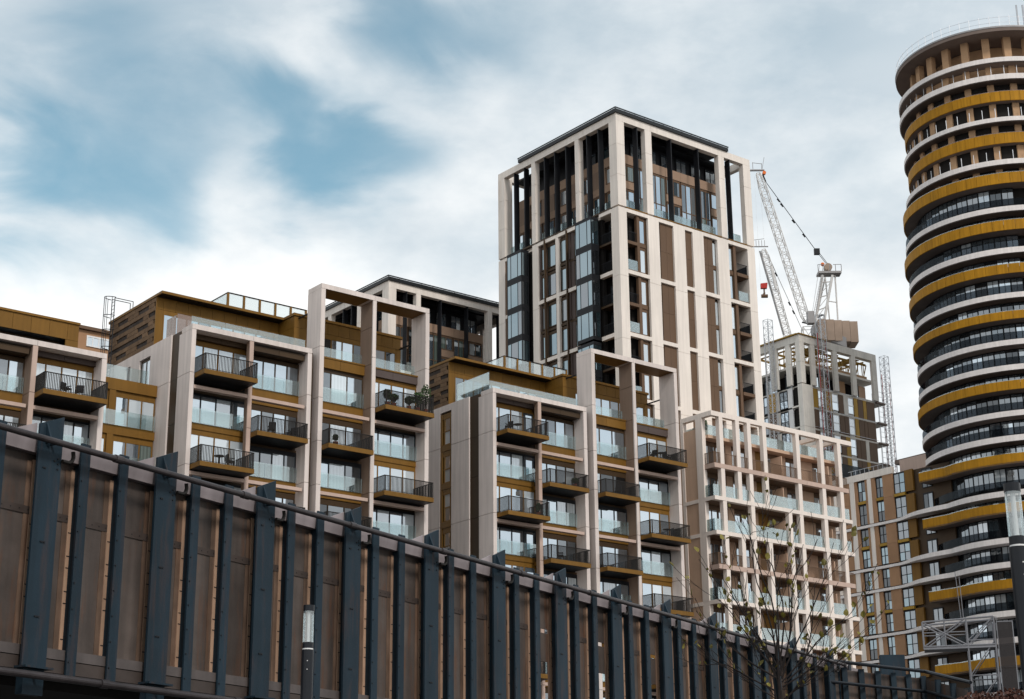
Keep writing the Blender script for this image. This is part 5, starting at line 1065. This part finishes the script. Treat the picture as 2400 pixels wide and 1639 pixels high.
# far end: the parapet turns
pts = [onz(1941, 1548, 7.25), onz(2060, 1562, 7.25), onz(2167, 1574, 7.25), onz(2275, 1600, 6.7)]
fe = Obj('bridge_end_parapet', 'dark steel parapet with two pipes at the far end of the bridge', 'parapet', Vector((pts[0].x, pts[0].y, 0)))
Lp = [p - Vector((pts[0].x, pts[0].y, 0)) for p in pts]
for z, r in ((0, 0.05), (-0.55, 0.045)):
    v, f = tubes([(Lp[i] + Vector((0, 0, z)), Lp[i + 1] + Vector((0, 0, z)), r) for i in range(3)], 8); fe.geo('handrail_pipe', v, f, 'lampb')
for i in range(3):
    a, c = Lp[i] + Vector((0, 0.35, 0)), Lp[i + 1] + Vector((0, 0.35, 0)); n_ = 3
    for k in range(n_):
        p, q = a.lerp(c, k / n_), a.lerp(c, (k + 1) / n_); th = Vector((0, 0.05, 0)); off = Vector((0, 0, -0.15)); h = Vector((0, 0, 4.2))
        vv = [p + off - h, q + off - h, q + off, p + off, p + off - h + th, q + off - h + th, q + off + th, p + off + th]
        fe.geo('web_plate', [tuple(x) for x in vv], [(0, 1, 2, 3), (5, 4, 7, 6), (4, 0, 3, 7), (1, 5, 6, 2), (3, 2, 6, 7)], 'web')
        vv, ff = tube_vf(p + Vector((0, -0.1, -4.2)), p + Vector((0, -0.1, -0.1)), 0.10, 4); fe.geo('post', vv, ff, 'steel')
pp = onz(2090, 1540, 7.9) - Vector((pts[0].x, pts[0].y, 0)); fe.geo('end_post', vbox((pp.x - 0.35, pp.x + 0.35, pp.y - 0.1, pp.y + 0.1, 3, 7.95)), FQ, 'steel')

# ------------------------------------------------------------------ column lamps
def lamp(label, px, D, ztop, sc=1.0):
    p = at(px, 1400, D); t = Obj('street_lamp', label, 'street lamp', (p.x, p.y, 0), 0, 'column lamps in the street')
    def cyl(name, r, z0, z1, m, n=24, par=None, r1=None):
        return t.geo(name, *tube_vf((0, 0, z0), (0, 0, z1), r, n, r1), m, par, smooth=False)
    r = 0.066 * sc
    cyl('cap', r * 1.02, ztop - 0.07, ztop, 'lampb'); cyl('glass_tube', r * 0.98, ztop - 0.44, ztop - 0.071, 'glass_c'); cyl('reflector', r * 0.3, ztop - 0.43, ztop - 0.075, 'white', 12)
    cyl('collar', r * 1.0, ztop - 0.51, ztop - 0.441, 'lampb'); cyl('glass_ring', r * 0.99, ztop - 0.525, ztop - 0.511, 'white')
    cyl('column', r * 1.1, 0.3, ztop - 0.526, 'lampb'); cyl('base', r * 1.5, 0, 0.299, 'lampb')
    v, f = tubes([((x * r * 1.1, -r * 1.1 - 0.003, ztop - z), (x * r * 1.1, -r * 1.05, ztop - z), 0.006) for x, z in ((0.1, 0.66), (0.1, 0.76))], 8); t.geo('screws', v, f, 'white')
lamp('black column lamp with clear glass head standing before the girder bridge', 725, 20.0, 4.87); lamp('black column lamp with clear glass head cut by the right edge', 2398, 14.0, 4.77, 1.0)

# ------------------------------------------------------------------ scaffold tower with netting
s0 = at(2281, 1639, 95); s1 = at(2362, 1639, 95)
sc = Obj('scaffold_tower', 'galvanised scaffold tower with dark netting and a cantilevered truss', 'scaffold', (s0.x, s0.y, 0), R(-14))
Wt, Zt = 1.0, 15.6
q = lambda px, py: (at(px, py, 95) - Vector((s0.x, s0.y, 0)))
X0, X1, X2 = 0.0, 1.45, 2.05
Wx = 1.45; zt = q(2281, 1447).z; zb2 = q(2281, 1512).z; XL = -2.35
sg = []
for x in (0.0, Wx):
    for y in (0.0, 2.2): sg.append(((x, y, 0), (x, y, zt), 0.05))
z = 1.0
while z < zt:
    for p_, q_ in (((0, 0), (Wx, 0)), ((Wx, 0), (Wx, 2.2)), ((0, 2.2), (Wx, 2.2)), ((0, 0), (0, 2.2))): sg.append(((*p_, z), (*q_, z), 0.035)); sg.append(((*p_, z), (*q_, min(z + 1.9, zt)), 0.03))
    z += 1.9
v, f = tubes(sg, 6); sc.geo('frame', v, f, 'galv_d')
sg = []
for y in (0.0, 1.2):
    sg += [((XL, y, zt - 0.15), (Wx, y, zt), 0.05), ((XL, y, zb2), (Wx, y, zb2), 0.05), ((XL, y, zb2), (XL, y, zt - 0.15), 0.05), ((XL / 2, y, zb2), (XL / 2, y, zt), 0.04)]
    sg += [((XL, y, zb2), (0, y, zt), 0.04), ((XL, y, zt - 0.15), (0, y, zb2), 0.04), ((0, y, zb2), (Wx, y, zt), 0.03), ((XL, y, (zt + zb2) / 2), (0, y, (zt + zb2) / 2), 0.03)]
v, f = tubes(sg, 6); sc.geo('truss', v, f, 'galv_d')
sc.box('platform', XL, Wx, -0.05, 1.3, zb2 - 0.16, zb2 - 0.06, 'galv_d')
for k in range(6): sc.box('netting', Wx + 0.06, Wx + 0.08, 0.0, 2.3, zt - 2.6 * (k + 1) + 0.02, zt - 2.6 * k, 'mesh')
sc.multi('net_frame', [(Wx + 0.12, Wx + 0.17, 0.1, 0.15, 0, zt), (Wx + 0.95, Wx + 1.0, 0.1, 0.15, 0, zt - 0.25), (Wx + 0.171, Wx + 0.949, 0.1, 0.15, zt - 0.3, zt - 0.25)], 'galv_d')
for k in range(6): sc.box('netting', Wx + 0.175, Wx + 0.945, 0.11, 0.13, zt - 0.3 - 2.5 * (k + 1) + 0.02, zt - 0.31 - 2.5 * k, 'mesh')
v, f = tubes([((-0.25, 0.2, zt), (-0.35, 0.2, zt + 2.6), 0.02), ((-0.12, 0.2, zt), (-0.16, 0.2, zt + 2.3), 0.02)], 5); sc.geo('whip_aerial', v, f, 'galv_d')

# ------------------------------------------------------------------ young tree in the foreground
rt = random.Random(21)
tp = at(1830, 1639, 14.0)
tr = Obj('young_tree', 'bare young multi stemmed tree with a few yellow green leaves', 'tree', (tp.x, tp.y, 0))
LQ = lambda px, py, dd=0.0: at(px, py, 14.0 + dd) - Vector((tp.x, tp.y, 0))
segs = []; tips = []
def branch(pts, r0, r1, twigs=0.6, depth=0):
    n = len(pts) - 1
    for i in range(n):
        a, c = pts[i], pts[i + 1]; ra = r0 + (r1 - r0) * i / n; rb = r0 + (r1 - r0) * (i + 1) / n
        segs.append((a, c, ra, rb))
        if depth < 2 and i > 0 and rt.random() < twigs:
            d = (c - a).normalized(); sd = rt.choice((-1, 1)); L_ = rt.uniform(0.18, 0.5) * (1 if depth == 0 else 0.6)
            t_ = (d + Vector((sd * rt.uniform(0.25, 0.7), rt.uniform(-0.5, 0.5), rt.uniform(-0.05, 0.3)))).normalized()
            pl = [a.lerp(c, 0.5)]
            for k in range(4): pl.append(pl[-1] + (t_ + Vector((rt.uniform(-0.2, 0.2), rt.uniform(-0.2, 0.2), 0.12 * k))).normalized() * L_ / 4)
            branch(pl, rb * 0.55, 0.0022, 0.45, depth + 1)
    tips.append((pts[-1], (pts[-1] - pts[-2]).normalized())); 
    for k in range(1, n): 
        if rt.random() < 0.35: tips.append((pts[k], Vector((rt.uniform(-1, 1), rt.uniform(-1, 1), rt.uniform(-0.6, 0.4))).normalized()))
def curve(stops, r0, r1, n=9):
    P = [LQ(*s) for s in stops]; out = []
    for i in range(n + 1):
        t = i / n * (len(P) - 1); k = min(int(t), len(P) - 2); u = t - k
        p0, p1, p2, p3 = P[max(k - 1, 0)], P[k], P[k + 1], P[min(k + 2, len(P) - 1)]
        out.append(0.5 * ((2 * p1) + (p2 - p0) * u + (2 * p0 - 5 * p1 + 4 * p2 - p3) * u * u + (3 * p1 - p0 - 3 * p2 + p3) * u ** 3) + Vector((rt.uniform(-1, 1), rt.uniform(-1, 1), rt.uniform(-1, 1))) * 0.006)
    branch(out, r0, r1)
root = LQ(1830, 1760)
segs += [(Vector((0, 0, 0)), root * 0.6, 0.05, 0.04), (root * 0.6, LQ(1828, 1620), 0.03, 0.018), (LQ(1828, 1620), LQ(1822, 1545), 0.014, 0.010)]
for st in [[(1822, 1545), (1800, 1440), (1765, 1330), (1768, 1265)], [(1822, 1545), (1815, 1430), (1785, 1345), (1758, 1260), (1770, 1245)], [(1826, 1560), (1838, 1450), (1815, 1340), (1795, 1300), (1800, 1248)], [(1830, 1570), (1855, 1470), (1856, 1380), (1872, 1325), (1880, 1310)],
           [(1828, 1580), (1850, 1500), (1850, 1400), (1845, 1320)], [(1832, 1590), (1870, 1500), (1915, 1400), (1945, 1330)], [(1834, 1600), (1895, 1530), (1950, 1470), (2010, 1440)], [(1822, 1560), (1770, 1480), (1720, 1400), (1690, 1345)], [(1820, 1575), (1760, 1500), (1715, 1440), (1672, 1390)],
           [(1818, 1590), (1740, 1540), (1690, 1490), (1640, 1450)], [(1836, 1610), (1900, 1570), (1940, 1540), (1975, 1500)], [(1816, 1620), (1760, 1590), (1700, 1560), (1640, 1560)], [(1830, 1585), (1825, 1480), (1822, 1400), (1830, 1345)], [(1824, 1600), (1790, 1520), (1755, 1460), (1735, 1360)],
           [(1838, 1600), (1880, 1560), (1900, 1480), (1905, 1420), (1910, 1370)]]:
    curve(st, 0.0078, 0.0022)
# low twiggy growth
for k in range(9):
    x = rt.uniform(1660, 1990); y = rt.uniform(1500, 1620)
    curve([(1828 + rt.uniform(-10, 10), 1650), ((1828 + x) / 2, 1625 + (y - 1625) * 0.4), (x, y)], 0.005, 0.002, 6)
v, f = tubes(segs, 6); tr.geo('trunk', v, f, 'bark')
lf = []
L_ = 0.045
lv = [(0, 0, 0), (L_ * 0.5, L_ * 0.45, 0.006), (L_ * 0.45, L_ * 1.0, 0.0), (0, L_ * 1.45, -0.006), (-L_ * 0.45, L_ * 1.0, 0.0), (-L_ * 0.5, L_ * 0.45, 0.006), (0, L_ * 0.75, -0.008)]
lfm = mesh_from('leaf', lv, [(0, 1, 6), (1, 2, 6), (2, 3, 6), (3, 4, 6), (4, 5, 6), (5, 0, 6)], M['leaf'])
rt.shuffle(tips)
for (p, d) in tips[:170]:
    s_ = rt.uniform(0.5, 1.1)
    o = link('leaf', lfm, tr.root, p, (rt.uniform(0.4, 2.2), rt.uniform(-0.6, 0.6), rt.uniform(0, 6.28))); o.scale = (s_, s_, s_)

# ------------------------------------------------------------------ red-brown shrub at the lower right
def leaf_cloud(n, c, rx, ry, rz, size, rnd, shell=0.55):
    v = []; f = []
    for i in range(n):
        while True:
            x, y, z = (rnd.uniform(-1, 1) for _ in range(3)); d = x * x + y * y + z * z
            if d < 1: break
        k = (shell + (1 - shell) * d ** 0.5) if rnd.random() < 0.8 else 1
        p = Vector((c[0] + x * rx, c[1] + y * ry, c[2] + z * rz)); s = size * rnd.uniform(0.6, 1.3)
        a = Vector((rnd.gauss(0, 1), rnd.gauss(0, 1), rnd.gauss(0, 1))).normalized(); bq = a.orthogonal().normalized() * s; cq = a.cross(bq).normalized() * s * 0.6
        q = len(v); v += [tuple(p - bq), tuple(p + cq), tuple(p + bq), tuple(p - cq)]; f.append((q, q + 1, q + 2, q + 3))
    return v, f
hp_ = at(2330, 1639, 13.0); hd = Obj('shrub', 'dark red brown leafy shrub in the lower right corner', 'shrub', (hp_.x, hp_.y, 0))
hv, hf = [], []
rs = random.Random(5)
for px, py, rx in ((2255, 1632, 0.10), (2290, 1618, 0.16), (2325, 1620, 0.17), (2365, 1612, 0.2), (2400, 1618, 0.2), (2225, 1640, 0.09)):
    c = at(px, py + 64, 13.0) - Vector((hp_.x, hp_.y, 0)); v, f = leaf_cloud(1800, c, rx, 0.3, 0.19, 0.016, rs, 0.4); n = len(hv); hv += v; hf += [tuple(i + n for i in q) for q in f]
    v, f = leaf_cloud(700, (c.x, c.y, c.z - 0.45), rx * 1.3, 0.35, 0.4, 0.03, rs, 0.3); n = len(hv); hv += v; hf += [tuple(i + n for i in q) for q in f]
hd.geo('crown', hv, hf, 'leafr')
v, f = tubes([((rs.uniform(-0.2, 0.2), rs.uniform(-0.2, 0.2), 0), (rs.uniform(-0.5, 0.5), rs.uniform(-0.2, 0.2), 2.75), 0.03, 0.01) for k in range(9)], 6); hd.geo('stems', v, f, 'bark')

# ------------------------------------------------------------------ things on the balconies
def lp(bd, u, d, z): return WP(bd.u + u, bd.d + d, z)
def pot_plant(label, loc, h, w, seed, mt='leafg'):
    rr = random.Random(seed); t = Obj('potted_plant', label, 'plant', loc, 0, 'potted plants on the terraces')
    v, f = tube_vf((0, 0, 0), (0, 0, 0.32), 0.14, 12, 0.2); t.geo('pot', v, f, 'pot')
    v, f = tubes([((0, 0, 0.3), (rr.uniform(-0.1, 0.1), rr.uniform(-0.1, 0.1), 0.3 + h * 0.7), 0.025, 0.012) for _ in range(3)], 5); t.geo('stem', v, f, 'bark')
    v, f = leaf_cloud(420, (0, 0, 0.35 + h * 0.62), w, w, h * 0.45, 0.085, rr, 0.35); t.geo('foliage', v, f, mt)
for k, (u, h, w, lab) in enumerate([(16.15, 0.75, 0.25, 'small potted plant at the left end of the planted balcony'), (16.75, 0.55, 0.32, 'low bushy potted plant second on the planted balcony'), (18.2, 0.6, 0.3, 'round potted plant in the middle of the planted balcony'), (19.0, 0.95, 0.35, 'tall potted plant right of the middle of the planted balcony'), (19.75, 1.5, 0.35, 'tallest potted plant rising over the rail at the right end of the balcony')]):
    pot_plant(lab, lp(bB, u, -1.0, 36.68), h * 1.25, w * 1.2, 40 + k)
pot_plant('potted conifer behind the glass of the cream building roof terrace', lp(bD, 0.9, 1.9, 41.5), 1.3, 0.42, 51); pot_plant('pale bushy plant behind the glass of the cream building roof terrace', lp(bD, 0.9, 3.1, 41.5), 0.6, 0.5, 52)
def chair(label, loc, rot, m='black'):
    t = Obj('outdoor_chair', label, 'chair', loc, rot, 'dark chairs on the balconies')
    t.box('seat', -0.26, 0.26, -0.26, 0.26, 0.38, 0.48, m); t.box('backrest', -0.26, 0.26, 0.2, 0.28, 0.49, 0.92, m)
    for x in (-0.25, 0.2):
        for y in (-0.25, 0.2): t.box('leg', x, x + 0.05, y, y + 0.05, 0, 0.379, m)
        t.box('armrest', x, x + 0.06, -0.25, 0.2, 0.62, 0.67, m)
def table(label, loc, m='black'):
    t = Obj('balcony_table', label, 'table', loc, 0, 'small tables on the balconies')
    v, f = tube_vf((0, 0, 0.68), (0, 0, 0.72), 0.36, 16); t.geo('top', v, f, m); v, f = tube_vf((0, 0, 0.03), (0, 0, 0.679), 0.03, 8); t.geo('leg', v, f, m); v, f = tube_vf((0, 0, 0), (0, 0, 0.029), 0.22, 12); t.geo('foot', v, f, m)
chair('left dark lounge chair on the top balcony at the left edge', lp(bA, 6.9, -0.7, 33.17), TH + 0.4); chair('right dark lounge chair on the top balcony at the left edge', lp(bA, 7.9, -0.7, 33.17), TH - 0.5)
chair('dark chair on the middle balcony beside the tall portal', lp(bB, 6.6, -0.3, 33.02), TH + 2.8); chair('dark chair at the far end of the middle balcony beside the tall portal', lp(bB, 8.4, -0.2, 33.02), TH - 1.2)
chair('dark chair left of the table on the top portal balcony before the tower', lp(bC, 17.0, -0.6, 36.68), TH - 1.4); table('round dark table on the top portal balcony before the tower', lp(bC, 17.8, -0.7, 36.68)); chair('dark chair right of the table on the top portal balcony before the tower', lp(bC, 18.6, -0.6, 36.68), TH + 1.5)
table('round dark table on the second portal balcony before the tower', lp(bC, 18.2, -0.7, 30.0)); chair('dark chair on the second portal balcony before the tower', lp(bC, 19.2, -0.6, 30.0), TH + 1.3)
chair('dark chair on the lowest balcony left of the tall portal before the tower', lp(bC, 6.5, -0.4, 26.75), TH + 0.8)

pot_plant('small potted plant on the glazed left bay balcony of the planted block', lp(bB, 12.0, -0.4, 33.02), 0.5, 0.22, 61); table('small round table on the lower left balcony of the block with the caged ladder', lp(bB, 2.2, -0.8, 30.0)); chair('chair beside the small round table on the caged ladder block', lp(bB, 3.1, -0.7, 30.0), TH + 1.4)
chair('dark chair on the top left balcony of the block before the tower', lp(bC, 1.2, -0.6, 36.68), TH - 1.2); table('low dark table on the top left balcony of the block before the tower', lp(bC, 2.0, -0.7, 36.68)); pot_plant('round potted bush on the middle balcony of the block before the tower', lp(bC, 8.2, -0.4, 33.02), 0.45, 0.3, 62)
pot_plant('slim potted plant on the second left balcony of the block before the tower', lp(bC, 3.9, -0.9, 30.0), 0.7, 0.2, 63); chair('chair on the middle portal balcony of the block before the tower', lp(bC, 13.0, -0.4, 33.02), TH + 2.6)
